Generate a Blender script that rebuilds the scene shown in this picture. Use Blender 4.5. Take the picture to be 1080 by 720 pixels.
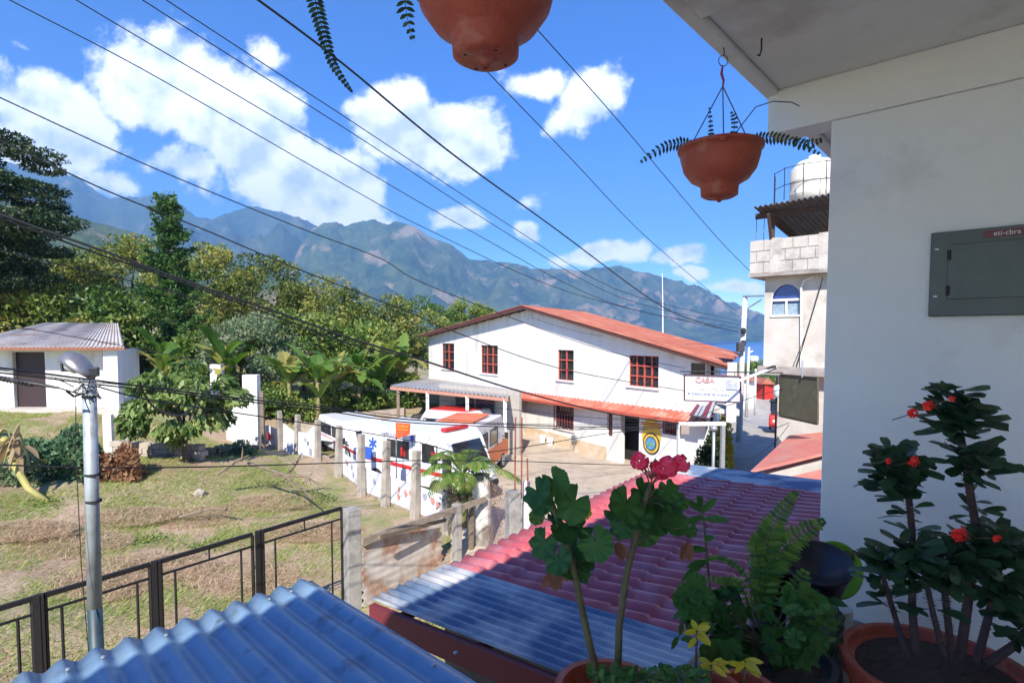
import bpy, math, random
import numpy as np
from mathutils import Vector, Matrix, noise
R = math.radians
random.seed(7); rng = np.random.default_rng(7)
for o in list(bpy.data.objects): bpy.data.objects.remove(o)
scene = bpy.context.scene
COL = scene.collection

# ------------------------------------------------------------ camera, world, sun, exposure
CAMZ = 5.2; PITCH = 3.0; F = 600.0; CY = 386.4
cam_d = bpy.data.cameras.new('camera'); cam = bpy.data.objects.new('camera', cam_d); COL.objects.link(cam)
cam.location = (0, 0, CAMZ); cam.rotation_euler = (R(90 - PITCH), 0, 0)
cam_d.sensor_width = 36; cam_d.lens = 36 * F / 1080; cam_d.shift_y = (CY - 360) / 1080
cam_d.clip_start = 0.05; cam_d.clip_end = 40000
scene.camera = cam
scene.view_settings.view_transform = 'Standard'; scene.view_settings.look = 'None'
scene.view_settings.gamma = 1.0; scene.view_settings.exposure = 1.55
SUN_EL = 40.0; SUN_DIR = Vector((-0.15, -0.99, 0)).normalized()
SUN_V = Vector((SUN_DIR.x * math.cos(R(SUN_EL)), SUN_DIR.y * math.cos(R(SUN_EL)), math.sin(R(SUN_EL))))
sd = bpy.data.lights.new('sun', 'SUN'); sd.energy = 2.8; sd.angle = R(0.55); sd.color = (1.0, 0.95, 0.86)
sun = bpy.data.objects.new('sun', sd); COL.objects.link(sun); sun.location = (0, -20, 40)
sun.rotation_euler = SUN_V.to_track_quat('Z', 'Y').to_euler()

cp, sp = math.cos(R(PITCH)), math.sin(R(PITCH))
def ray(px, py):
    a = (px - 540) / F; b = -(py - CY) / F
    return Vector((a, cp + b * sp, -sp + b * cp))
def P(px, py, D):                      # the point seen at a pixel, D metres ahead
    r = ray(px, py); return Vector((0, 0, CAMZ)) + r * (D / r.y)
def PZ(px, py, z):                     # ... on a horizontal plane
    r = ray(px, py); return Vector((0, 0, CAMZ)) + r * ((z - CAMZ) / r.z)
def PP(px, py, p0, n):                 # ... on any plane
    r = ray(px, py); c = Vector((0, 0, CAMZ)); return c + r * ((Vector(p0) - c).dot(n) / r.dot(n))

def build_world():
    w = bpy.data.worlds.new('World'); scene.world = w; w.use_nodes = True
    nt = w.node_tree; N = nt.nodes; L = nt.links; N.clear()
    out = N.new('ShaderNodeOutputWorld'); bg = N.new('ShaderNodeBackground'); bg.inputs['Strength'].default_value = 0.115
    sky = N.new('ShaderNodeTexSky'); sky.sky_type = 'NISHITA'; sky.sun_disc = False
    sky.sun_elevation = R(SUN_EL); sky.sun_rotation = math.atan2(SUN_V.x, SUN_V.y)
    sky.altitude = 1500; sky.air_density = 1.0; sky.dust_density = 0.4; sky.ozone_density = 2.2
    hs = N.new('ShaderNodeHueSaturation'); hs.inputs['Hue'].default_value = .512; hs.inputs['Saturation'].default_value = 1.28; hs.inputs['Value'].default_value = .95
    g0 = N.new('ShaderNodeVectorMath'); g0.operation = 'SCALE'; g0.inputs['Scale'].default_value = .15; L.new(sky.outputs[0], g0.inputs[0]); g1 = N.new('ShaderNodeGamma'); g1.inputs['Gamma'].default_value = 1.3; L.new(g0.outputs[0], g1.inputs['Color'])
    g2 = N.new('ShaderNodeVectorMath'); g2.operation = 'SCALE'; g2.inputs['Scale'].default_value = 5.7; L.new(g1.outputs[0], g2.inputs[0]); L.new(g2.outputs[0], hs.inputs['Color'])
    tc = N.new('ShaderNodeTexCoord'); sep = N.new('ShaderNodeSeparateXYZ'); L.new(tc.outputs['Generated'], sep.inputs[0])
    def math_(op, a, b=None, c=None, clamp=False):
        m = N.new('ShaderNodeMath'); m.operation = op; m.use_clamp = clamp
        for i, v in enumerate((a, b, c)):
            if v is None: continue
            if isinstance(v, (int, float)): m.inputs[i].default_value = v
            else: L.new(v, m.inputs[i])
        return m.outputs[0]
    ysafe = math_('MAXIMUM', math_('ABSOLUTE', sep.outputs[1]), 0.08)
    X = math_('DIVIDE', sep.outputs[0], ysafe); Z = math_('DIVIDE', sep.outputs[2], ysafe)
    cmb = N.new('ShaderNodeCombineXYZ'); L.new(X, cmb.inputs[0]); L.new(Z, cmb.inputs[1]); L.new(math_('SIGN', sep.outputs[1]), cmb.inputs[2])
    # domain warp
    nz = N.new('ShaderNodeTexNoise'); nz.inputs['Scale'].default_value = 5.0; nz.inputs['Detail'].default_value = 3; L.new(cmb.outputs[0], nz.inputs['Vector'])
    vm = N.new('ShaderNodeVectorMath'); vm.operation = 'SUBTRACT'; L.new(nz.outputs['Color'], vm.inputs[0]); vm.inputs[1].default_value = (.5, .5, .5)
    vs = N.new('ShaderNodeVectorMath'); vs.operation = 'SCALE'; L.new(vm.outputs[0], vs.inputs[0]); vs.inputs['Scale'].default_value = 0.12
    va = N.new('ShaderNodeVectorMath'); va.operation = 'ADD'; L.new(cmb.outputs[0], va.inputs[0]); L.new(vs.outputs[0], va.inputs[1])
    blobs = [(175, 85, 85, 60, 20, 1.1), (245, 130, 105, 62, 25, 1.15), (310, 185, 100, 50, 28, 1.0), (340, 215, 95, 34, 12, .9),
             (180, 180, 75, 30, 20, .75), (385, 185, 34, 36, 0, .85), (45, 125, 85, 55, 15, 1.0), (20, 160, 90, 70, 0, .85), (110, 185, 70, 24, 10, .55),
             (420, 128, 50, 42, 0, 1.1), (490, 142, 62, 40, 12, 1.15), (455, 150, 70, 34, 0, .9),
             (560, 88, 42, 22, 5, .7), (625, 105, 42, 38, -20, .95), (600, 130, 30, 20, 0, .5),
             (485, 225, 36, 16, 8, .9), (555, 238, 20, 12, 0, .75), (640, 262, 62, 17, 0, .95), (725, 272, 36, 12, 0, .85), (735, 288, 24, 8, 0, .8),
             (280, 60, 42, 20, 30, .5), (40, 52, 30, 12, 15, .35), (785, 300, 40, 10, 0, .6), (560, 205, 40, 12, 0, .35), (125, 65, 30, 20, 0, .6),
             (-120, 110, 120, 50, 0, 1.0), (-260, 200, 140, 50, 0, .9), (1150, 120, 160, 60, 0, .9), (1300, 240, 200, 60, 0, .9), (700, -160, 200, 70, 0, .8), (200, -220, 260, 90, 0, .8)]
    tot = None
    for (px, py, rx, ry, rot, wt) in blobs:
        r = ray(px, py); cx, cz = r.x / r.y, r.z / r.y
        s1 = N.new('ShaderNodeVectorMath'); s1.operation = 'SUBTRACT'; L.new(va.outputs[0], s1.inputs[0]); s1.inputs[1].default_value = (cx, cz, 1)
        mp = N.new('ShaderNodeMapping'); mp.vector_type = 'TEXTURE'; L.new(s1.outputs[0], mp.inputs['Vector'])
        mp.inputs['Rotation'].default_value = (0, 0, -R(rot)); mp.inputs['Scale'].default_value = (1.25 * rx / F, 1.25 * ry / F, 1)
        ln = N.new('ShaderNodeVectorMath'); ln.operation = 'LENGTH'; L.new(mp.outputs[0], ln.inputs[0])
        g = math_('MULTIPLY', math_('SUBTRACT', 1.0, ln.outputs['Value'], clamp=True), wt * 1.5)
        tot = g if tot is None else math_('MAXIMUM', tot, g)
    n2 = N.new('ShaderNodeTexNoise'); n2.inputs['Scale'].default_value = 9; n2.inputs['Detail'].default_value = 9; n2.inputs['Roughness'].default_value = .64; L.new(cmb.outputs[0], n2.inputs['Vector'])
    dens = math_('ADD', tot, math_('MULTIPLY', math_('SUBTRACT', n2.outputs['Fac'], .5), 1.9))
    dens = math_('MULTIPLY', dens, math_('MULTIPLY', tot, 8.0, clamp=True))
    mr = N.new('ShaderNodeMapRange'); mr.interpolation_type = 'SMOOTHSTEP'; L.new(dens, mr.inputs[0]); mr.inputs[1].default_value = .30; mr.inputs[2].default_value = .72
    up = math_('GREATER_THAN', sep.outputs[2], 0.005)
    alpha = math_('MULTIPLY', mr.outputs[0], up)
    # cloud tone: thick middles and undersides greyer
    vo = N.new('ShaderNodeVectorMath'); vo.operation = 'ADD'; L.new(cmb.outputs[0], vo.inputs[0]); vo.inputs[1].default_value = (-.008, .035, 0)
    def lown(v):
        q = N.new('ShaderNodeTexNoise'); q.inputs['Scale'].default_value = 9; q.inputs['Detail'].default_value = 4; q.inputs['Roughness'].default_value = .55; L.new(v, q.inputs['Vector']); return q.outputs['Fac']
    emb = math_('ADD', math_('MULTIPLY', math_('SUBTRACT', lown(cmb.outputs[0]), lown(vo.outputs[0])), 2.6), math_('SUBTRACT', 1.02, math_('MULTIPLY', tot, .38)))
    cr = N.new('ShaderNodeMapRange'); L.new(emb, cr.inputs[0]); cr.inputs[1].default_value = .25; cr.inputs[2].default_value = .85; cr.inputs[3].default_value = 0; cr.inputs[4].default_value = 1
    rp = N.new('ShaderNodeMix'); rp.data_type = 'RGBA'; L.new(cr.outputs[0], rp.inputs['Factor']); rp.inputs['A'].default_value = (3.3, 3.7, 4.6, 1); rp.inputs['B'].default_value = (6.6, 6.6, 6.7, 1)
    mx = N.new('ShaderNodeMix'); mx.data_type = 'RGBA'; L.new(math_('MULTIPLY', alpha, .96), mx.inputs['Factor']); L.new(hs.outputs[0], mx.inputs['A']); L.new(rp.outputs['Result'], mx.inputs['B'])
    L.new(mx.outputs['Result'], bg.inputs['Color']); L.new(bg.outputs[0], out.inputs[0])
    w.cycles.sampling_method = 'MANUAL'; w.cycles.sample_map_resolution = 1024
build_world()

# ------------------------------------------------------------ materials
MATS = {}
def mat(name, col, rough=.7, metal=0, col2=None, scale=8, bump=0, bscale=None, dirt=None, dscale=2.5, spec=.5, trans=0, detail=6, emis=None, alpha=None, coat=0, lo=.35, hi=.65, stretch=None, dlo=.5, dhi=.7):
    if name in MATS: return MATS[name]
    m = bpy.data.materials.new(name); m.use_nodes = True; nt = m.node_tree; N = nt.nodes; L = nt.links
    b = N['Principled BSDF']; b.inputs['Roughness'].default_value = rough; b.inputs['Metallic'].default_value = metal
    b.inputs['Specular IOR Level'].default_value = spec; b.inputs['Coat Weight'].default_value = coat
    tc = N.new('ShaderNodeTexCoord'); src = tc.outputs['Object']
    if stretch:
        mp = N.new('ShaderNodeMapping'); mp.inputs['Scale'].default_value = stretch; L.new(src, mp.inputs['Vector']); src = mp.outputs[0]
    cur = None
    def noise_fac(sc, lo, hi, det=detail):
        n = N.new('ShaderNodeTexNoise'); n.inputs['Scale'].default_value = sc; n.inputs['Detail'].default_value = det; n.inputs['Roughness'].default_value = .62; L.new(src, n.inputs['Vector'])
        r = N.new('ShaderNodeMapRange'); L.new(n.outputs['Fac'], r.inputs[0]); r.inputs[1].default_value = lo; r.inputs[2].default_value = hi; return r.outputs[0]
    c4 = lambda c: (c[0], c[1], c[2], 1)
    col2 = col2 or tuple(min(1, c * .82) for c in col)
    mx = N.new('ShaderNodeMix'); mx.data_type = 'RGBA'; L.new(noise_fac(scale, lo, hi), mx.inputs['Factor']); mx.inputs['A'].default_value = c4(col); mx.inputs['B'].default_value = c4(col2); cur = mx.outputs['Result']
    if dirt:
        m2 = N.new('ShaderNodeMix'); m2.data_type = 'RGBA'; L.new(noise_fac(dscale, dlo, dhi, 8), m2.inputs['Factor']); L.new(cur, m2.inputs['A']); m2.inputs['B'].default_value = c4(dirt); cur = m2.outputs['Result']
    L.new(cur, b.inputs['Base Color'])
    if bump:
        n = N.new('ShaderNodeTexNoise'); n.inputs['Scale'].default_value = bscale or scale * 4; n.inputs['Detail'].default_value = 6; L.new(src, n.inputs['Vector'])
        bp = N.new('ShaderNodeBump'); bp.inputs['Strength'].default_value = bump; bp.inputs['Distance'].default_value = .02; L.new(n.outputs['Fac'], bp.inputs['Height']); L.new(bp.outputs[0], b.inputs['Normal'])
    if emis: b.inputs['Emission Color'].default_value = c4(emis[0]); b.inputs['Emission Strength'].default_value = emis[1]
    if trans: b.inputs['Transmission Weight'].default_value = trans
    MATS[name] = m; return m

def leafmat(name, cols, rough=.5, transl=.3, spec=.4):
    m = bpy.data.materials.new(name); m.use_nodes = True; nt = m.node_tree; N = nt.nodes; L = nt.links
    b = N['Principled BSDF']; b.inputs['Roughness'].default_value = rough; b.inputs['Specular IOR Level'].default_value = spec
    at = N.new('ShaderNodeAttribute'); at.attribute_name = 'var'
    cr = N.new('ShaderNodeValToRGB'); L.new(at.outputs['Fac'], cr.inputs[0]); e = cr.color_ramp.elements
    e[0].position = 0; e[0].color = (*cols[0], 1); e[1].position = 1; e[1].color = (*cols[-1], 1)
    for i, c in enumerate(cols[1:-1], 1):
        k = e.new(i / (len(cols) - 1)); k.color = (*c, 1)
    L.new(cr.outputs[0], b.inputs['Base Color'])
    t = N.new('ShaderNodeBsdfTranslucent'); hs = N.new('ShaderNodeHueSaturation'); hs.inputs['Value'].default_value = 1.5; hs.inputs['Saturation'].default_value = 1.1
    L.new(cr.outputs[0], hs.inputs['Color']); L.new(hs.outputs[0], t.inputs['Color'])
    ms = N.new('ShaderNodeMixShader'); ms.inputs[0].default_value = transl; L.new(b.outputs[0], ms.inputs[1]); L.new(t.outputs[0], ms.inputs[2])
    L.new(ms.outputs[0], N['Material Output'].inputs['Surface']); return m

def glassmat():
    m = mat('dark_glass', (.015, .02, .025), .06, 0, (.03, .03, .035), 3, spec=.8); return m

# ------------------------------------------------------------ mesh building
ORG = {}
class MB:
    def __init__(s): s.v = []; s.f = []; s.var = []
    def add(s, vs, fs, var=None):
        o = len(s.v); s.v.extend([tuple(v) for v in vs]); s.f.extend([tuple(i + o for i in f) for f in fs])
        s.var.extend([random.random() if var is None else var] * len(vs)); return s
    def quad(s, a, b, c, d, var=None): return s.add([a, b, c, d], [(0, 1, 2, 3)], var)
    def box(s, c, size, rz=0, ax=None):
        hx, hy, hz = [q / 2 for q in size]
        if ax: X, Y, Z = [Vector(q) for q in ax]
        else: X = Vector((math.cos(rz), math.sin(rz), 0)); Y = Vector((-math.sin(rz), math.cos(rz), 0)); Z = Vector((0, 0, 1))
        c = Vector(c); vs = [c + X * (i * hx) + Y * (j * hy) + Z * (k * hz) for k in (-1, 1) for j in (-1, 1) for i in (-1, 1)]
        return s.add(vs, [(0, 2, 3, 1), (4, 5, 7, 6), (0, 1, 5, 4), (2, 6, 7, 3), (0, 4, 6, 2), (1, 3, 7, 5)])
    def beam(s, a, b, w, h, up=(0, 0, 1)):
        a = Vector(a); b = Vector(b); X = (b - a).normalized(); Y = Vector(up).cross(X)
        if Y.length < 1e-3: Y = Vector((1, 0, 0)).cross(X)
        Y.normalize(); Z = X.cross(Y); return s.box((a + b) / 2, ((b - a).length, w, h), ax=(X, Y, Z))
    def prism(s, pts, off):                       # closed polygon pts swept along off
        n = len(pts); pts = [Vector(p) for p in pts]; off = Vector(off)
        vs = pts + [p + off for p in pts]
        return s.add(vs, [tuple(range(n - 1, -1, -1)), tuple(range(n, 2 * n))] + [(i, (i + 1) % n, (i + 1) % n + n, i + n) for i in range(n)])
    def tube(s, path, rad, seg=8, var=None, cap=True):
        path = [Vector(p) for p in path]; n = len(path)
        if not isinstance(rad, (list, tuple)): rad = [rad] * n
        vs = []; prevN = None
        for i, p in enumerate(path):
            t = (path[min(i + 1, n - 1)] - path[max(i - 1, 0)])
            t = t.normalized() if t.length > 1e-9 else Vector((0, 0, 1))
            a = prevN - t * prevN.dot(t) if prevN is not None else t.cross(Vector((0, 0, 1)) if abs(t.z) < .9 else Vector((1, 0, 0)))
            if a.length < 1e-6: a = t.orthogonal()
            a.normalize(); prevN = a; b = t.cross(a)
            vs += [p + (a * math.cos(q) + b * math.sin(q)) * rad[i] for q in [2 * math.pi * k / seg for k in range(seg)]]
        fs = [(i * seg + k, i * seg + (k + 1) % seg, (i + 1) * seg + (k + 1) % seg, (i + 1) * seg + k) for i in range(n - 1) for k in range(seg)]
        if cap: fs += [tuple(range(seg - 1, -1, -1)), tuple((n - 1) * seg + k for k in range(seg))]
        return s.add(vs, fs, var)
    def lathe(s, c, prof, seg=32, axis=None):
        c = Vector(c); n = len(prof); X, Y, Z = (Vector((1, 0, 0)), Vector((0, 1, 0)), Vector((0, 0, 1))) if axis is None else axis
        vs = [c + (X * math.cos(q) + Y * math.sin(q)) * r + Z * z for (r, z) in prof for q in [2 * math.pi * k / seg for k in range(seg)]]
        fs = [(i * seg + k, i * seg + (k + 1) % seg, (i + 1) * seg + (k + 1) % seg, (i + 1) * seg + k) for i in range(n - 1) for k in range(seg)]
        return s.add(vs, fs)
    def leaf_round(s, c, nrm, r, up=None, var=None, lobes=7, cup=.22):
        c = Vector(c); n = Vector(nrm).normalized(); u = (Vector(up) if up else Vector((0, 0, 1))); u = u - n * u.dot(n)
        if u.length < 1e-3: u = n.orthogonal()
        u.normalize(); w = n.cross(u); K = 42; ph = random.random() * .3
        vs = [c - n * r * cup]
        ring2 = []; ring1 = []
        for k in range(K):
            q = 2 * math.pi * k / K
            notch = 1 - .75 * math.exp(-((q - math.pi) / .22) ** 2)
            lob = .86 + .13 * abs(math.cos(lobes * (q + ph) / 2)) ** .7 + .025 * math.cos(21 * q)
            rr = r * lob * notch; ruf = .10 * r * math.cos(lobes * (q + ph)) + random.uniform(-.02, .02) * r
            d = u * math.cos(q) + w * math.sin(q)
            ring1.append(c + d * rr * .55 - n * r * cup * .25 + n * ruf * .4); ring2.append(c + d * rr - n * r * cup * .5 * abs(math.sin(q / 2)) * random.uniform(.6, 1.1) + n * ruf)
        vs += ring1 + ring2
        fs = [(0, 1 + k, 1 + (k + 1) % K) for k in range(K)] + [(1 + k, 1 + K + k, 1 + K + (k + 1) % K, 1 + (k + 1) % K) for k in range(K)]
        return s.add(vs, fs, var)
    def blade(s, b, d, l, w, nrm=(0, 0, 1), droop=.3, var=None, K=6, shape=None, fold=.15):
        b = Vector(b); d = Vector(d).normalized(); n = Vector(nrm); n = n - d * n.dot(d)
        if n.length < 1e-3: n = d.orthogonal()
        n.normalize(); sd_ = d.cross(n); vs = []
        for k in range(K + 1):
            t = k / K; ww = w / 2 * (shape(t) if shape else math.sin(math.pi * min(1, t * .92 + .06)) ** .7)
            ww = max(ww, w * .02); c = b + d * l * t - Vector((0, 0, 1)) * droop * l * t * t
            vs += [c - sd_ * ww + n * ww * fold, c, c + sd_ * ww + n * ww * fold]
        fs = []
        for k in range(K):
            i = k * 3; fs += [(i, i + 1, i + 4, i + 3), (i + 1, i + 2, i + 5, i + 4)]
        return s.add(vs, fs, var)
    def build(s, name, m, parent=None, loc=None, smooth=False, bevel=0, bseg=2, tagd=None):
        me = bpy.data.meshes.new(name)
        org = Vector(ORG[parent.name]) if parent is not None else Vector(loc if loc is not None else (0, 0, 0))
        me.from_pydata([(v[0] - org.x, v[1] - org.y, v[2] - org.z) for v in s.v], [], s.f)
        if s.var:
            a = me.attributes.new('var', 'FLOAT', 'POINT'); a.data.foreach_set('value', np.array(s.var, dtype=np.float32))
        me.materials.append(m)
        if smooth: me.polygons.foreach_set('use_smooth', [True] * len(me.polygons))
        me.update()
        o = bpy.data.objects.new(name, me); COL.objects.link(o)
        if parent is not None: o.parent = parent
        else: o.location = org
        ORG[o.name] = tuple(org)
        if bevel:
            b = o.modifiers.new('bevel', 'BEVEL'); b.width = bevel; b.segments = bseg; b.limit_method = 'ANGLE'; b.angle_limit = R(40)
        if tagd: tag(o, *tagd)
        return o
def tag(o, label, cat, group=None):
    o['label'] = label; o['category'] = cat
    if group: o['group'] = group
    return o
def thing(name, label, cat, loc, group=None):
    o = bpy.data.objects.new(name, None); COL.objects.link(o); o.location = loc; o.empty_display_size = .2
    ORG[o.name] = tuple(loc); return tag(o, label, cat, group)
def struct(o, kind='structure'): o['kind'] = kind; return o
def copy_tree(o, parent=None):
    c = o.copy(); COL.objects.link(c); ORG[c.name] = ORG[o.name]
    if parent is not None: c.parent = parent
    for ch in list(o.children): copy_tree(ch, c)
    return c
def arr_mesh(name, verts, quads, m, parent=None, loc=(0, 0, 0), var=None, smooth=False, nper=4):
    me = bpy.data.meshes.new(name); verts = np.asarray(verts, dtype=np.float32) - np.array(ORG[parent.name] if parent is not None else loc, dtype=np.float32)
    quads = np.asarray(quads, dtype=np.int32); nf = len(quads)
    me.vertices.add(len(verts)); me.vertices.foreach_set('co', verts.ravel())
    me.loops.add(nf * nper); me.loops.foreach_set('vertex_index', quads.ravel())
    me.polygons.add(nf); me.polygons.foreach_set('loop_start', np.arange(0, nf * nper, nper)); me.update(calc_edges=True)
    if smooth: me.polygons.foreach_set('use_smooth', np.ones(nf, dtype=bool))
    if var is not None:
        a = me.attributes.new('var', 'FLOAT', 'POINT'); a.data.foreach_set('value', np.asarray(var, dtype=np.float32))
    me.materials.append(m); me.validate(); o = bpy.data.objects.new(name, me); COL.objects.link(o)
    if parent is not None: o.parent = parent; ORG[o.name] = ORG[parent.name]
    else: o.location = loc; ORG[o.name] = tuple(loc)
    return o
def leaves(C, size, aspect=.45, outward=None, var=None, droop=.0, up_bias=.3, jitter=.35):
    """quads (rhombus leaves) at centres C"""
    n = len(C); d = rng.normal(size=(n, 3)); 
    if outward is not None: d += outward * 1.2
    d[:, 2] -= droop; d /= np.linalg.norm(d, axis=1)[:, None]
    nr = rng.normal(size=(n, 3)); nr[:, 2] += up_bias * 3
    if outward is not None: nr += outward * .8
    s = np.cross(d, nr); s /= np.linalg.norm(s, axis=1)[:, None] + 1e-9
    L = size * rng.uniform(1 - jitter, 1 + jitter, n)[:, None]; W = L * aspect
    a = C - d * L * .5; b = C + s * W * .5; c = C + d * L * .5; e = C - s * W * .5
    V = np.stack([a, b, c, e], 1).reshape(-1, 3); Q = np.arange(4 * n).reshape(n, 4)
    vr = np.repeat(np.clip(rng.random(n) if var is None else var, 0, 1), 4); return V, Q, vr
def text_mesh(name, body, size, m, origin, xdir, zdir, parent, extrude=.004, align='CENTER', bold=0):
    cu = bpy.data.curves.new('txt', 'FONT'); cu.body = body; cu.size = size; cu.extrude = extrude; cu.align_x = align; cu.align_y = 'CENTER'; cu.offset = bold
    t = bpy.data.objects.new('txt', cu); COL.objects.link(t); dg = bpy.context.evaluated_depsgraph_get(); me = bpy.data.meshes.new_from_object(t.evaluated_get(dg))
    bpy.data.objects.remove(t); X = Vector(xdir).normalized(); Z = Vector(zdir).normalized(); Y = Z.cross(X)
    M = Matrix((X, Z, X.cross(Z))).transposed().to_4x4(); M.translation = Vector(origin) - Vector(ORG[parent.name]); me.transform(M)
    me.materials.clear(); me.materials.append(m); o = bpy.data.objects.new(name, me); COL.objects.link(o); o.parent = parent; ORG[o.name] = ORG[parent.name]; return o

M_conc = mat('concrete', (.36, .34, .31), .9, 0, (.26, .245, .225), 6, .5, 40, (.14, .13, .115), 2.2)
M_white = mat('white_wall', (.74, .73, .70), .85, 0, (.66, .64, .60), 1.5, .15, 30, (.42, .37, .31), 1.5, dlo=.54, dhi=.80, stretch=(1, 1, .22))
M_paint = mat('white_paint', (.80, .80, .80), .3, 0, (.76, .76, .76), 3, coat=.3)
M_red = mat('red_paint', (.55, .03, .025), .35, 0, (.48, .025, .02), 3)
M_orange = mat('orange_paint', (.75, .16, .03), .4, 0, (.66, .13, .03), 4)
M_blue = mat('blue_paint', (.04, .12, .5), .4)
M_yellow = mat('yellow_paint', (.72, .46, .05), .5)
M_black = mat('black_rubber', (.02, .02, .02), .8)
M_cable = mat('cable_black', (.012, .012, .014), .55)
M_iron = mat('black_iron', (.008, .008, .010), .55, .0, (.018, .013, .013), 20, .2, 60)
M_steel = mat('galvanised_steel', (.42, .45, .47), .42, .6, (.33, .36, .38), 12)
M_glass = glassmat()
M_wood = mat('weathered_wood', (.26, .20, .14), .9, 0, (.15, .11, .075), 5, .5, 30, stretch=(1, 1, 6))
M_terra = mat('terracotta', (.44, .085, .045), .6, 0, (.34, .06, .03), 9, .2, 60, (.46, .22, .15), 14, dlo=.55, dhi=.8)
M_soil = mat('soil', (.04, .026, .018), .95, 0, (.075, .05, .035), 30, 1, 60)
M_bark = mat('bark', (.13, .10, .07), .95, 0, (.07, .055, .04), 10, .8, 30, stretch=(1, 1, .3))
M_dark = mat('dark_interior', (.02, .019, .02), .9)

# ------------------------------------------------------------ terrain
ctrl = []
for px, py, D in [(370, 640, 10.7), (437, 545, 15.4), (296, 475, 25.7), (134, 483, 19.6), (80, 431, 25), (0, 431, 25), (150, 428, 26), (230, 470, 24),
                  (640, 486, 24.9), (733, 511, 20.8), (540, 520, 18.9), (790, 440, 45), (780, 480, 25), (800, 412, 90), (60, 490, 19.5), (230, 560, 14.5)]:
    p = P(px, py, D); ctrl.append((p.x, p.y, p.z))
ctrl += [(-6.06, 6.7, .25), (-10, 7, .6), (0, 3, .1), (4, 8, 0), (-5, 3, .2), (8, 14, 0), (12, 10, .2), (-18, 14, 1.2), (-30, 25, 3), (-30, 45, 5), (-12, 40, 1.2), (-5, 45, .2), (5, 50, -.8),
         (25, 40, -.5), (30, 20, .4), (20, 90, -4.5), (0, 90, -3), (-40, 90, 5), (-100, 120, 12), (60, 60, -2), (0, -15, .2), (-30, 0, 1.5), (30, 0, 1), (0, 160, -12), (60, 160, -14), (-100, 200, 12), (100, 80, -6),
         (0, 240, -26), (100, 240, -30), (-100, 300, 4), (0, 320, -34), (200, 300, -40), (200, 100, -12), (-200, 350, 25), (-220, 100, 25), (100, 400, -45), (-60, 420, -10)]
CT = np.array(ctrl)
def tz(x, y):
    x = np.asarray(x, dtype=float); y = np.asarray(y, dtype=float)
    d2 = (x[..., None] - CT[:, 0]) ** 2 + (y[..., None] - CT[:, 1]) ** 2 + 1.5
    w = d2 ** -1.6; return (w * CT[:, 2]).sum(-1) / w.sum(-1)
def tz1(x, y): return float(tz(np.array([x]), np.array([y]))[0])

def grid_mesh(name, xs, ys, zf, m):
    X, Y = np.meshgrid(xs, ys); Z = zf(X, Y); V = np.stack([X, Y, Z], -1).reshape(-1, 3); nx = len(xs); ny = len(ys)
    i = np.arange(ny - 1)[:, None] * nx + np.arange(nx - 1)[None]; Q = np.stack([i, i + 1, i + 1 + nx, i + nx], -1).reshape(-1, 4)
    return arr_mesh(name, V, Q, m, smooth=True)
def ground_mat():
    m = bpy.data.materials.new('grass_and_dirt'); m.use_nodes = True; nt = m.node_tree; N = nt.nodes; L = nt.links; b = N['Principled BSDF']; b.inputs['Roughness'].default_value = .95
    tc = N.new('ShaderNodeTexCoord')
    def nf(sc, lo, hi, d=8):
        n = N.new('ShaderNodeTexNoise'); n.inputs['Scale'].default_value = sc; n.inputs['Detail'].default_value = d; n.inputs['Roughness'].default_value = .65; L.new(tc.outputs['Object'], n.inputs['Vector'])
        r = N.new('ShaderNodeMapRange'); L.new(n.outputs['Fac'], r.inputs[0]); r.inputs[1].default_value = lo; r.inputs[2].default_value = hi; return r.outputs[0]
    def mix(f, a, c):
        x = N.new('ShaderNodeMix'); x.data_type = 'RGBA'; L.new(f, x.inputs['Factor'])
        for s, v in (('A', a), ('B', c)):
            if isinstance(v, tuple): x.inputs[s].default_value = (*v, 1)
            else: L.new(v, x.inputs[s])
        return x.outputs['Result']
    g = mix(nf(5, .35, .65), (.15, .18, .045), (.24, .24, .08)); d = mix(nf(9, .35, .65), (.46, .34, .23), (.30, .21, .14))
    c = mix(nf(.55, .43, .55), g, d); c = mix(nf(25, .5, .75), c, (.40, .33, .21)); L.new(c, b.inputs['Base Color'])
    bp = N.new('ShaderNodeBump'); bp.inputs['Strength'].default_value = .8; bp.inputs['Distance'].default_value = .05
    L.new(nf(18, 0, 1), bp.inputs['Height']); L.new(bp.outputs[0], b.inputs['Normal']); return m
M_ground = ground_mat()
def tnoise(X, Y, Z):
    return Z + .05 * np.sin(X * 1.7 + 1.3 * np.sin(Y * 1.1)) * np.sin(Y * 1.9 + np.sin(X * .8)) 
xs = np.concatenate([np.linspace(-260, -32, 30), np.linspace(-30, 30, 241), np.linspace(32, 260, 40)])
ys = np.concatenate([np.linspace(-22, -2, 10), np.linspace(0, 50, 201), np.linspace(52, 430, 80)])
def gz(X, Y):
    Z = tz(X.ravel(), Y.ravel()).reshape(X.shape)
    near = np.clip((14 - np.abs(Y - 14)) / 4, 0, 1) * np.clip((-.5 - X - (Y - 12) * .55) / 2, 0, 1)
    return Z + near * (.06 * np.sin(X * 1.7 + 1.3 * np.sin(Y * 1.1)) * np.sin(Y * 1.9 + np.sin(X * .8)))
struct(grid_mesh('ground', xs, ys, gz, M_ground))
def gz1(x, y): return float(gz(np.array([[x]]), np.array([[y]]))[0, 0])

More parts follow.
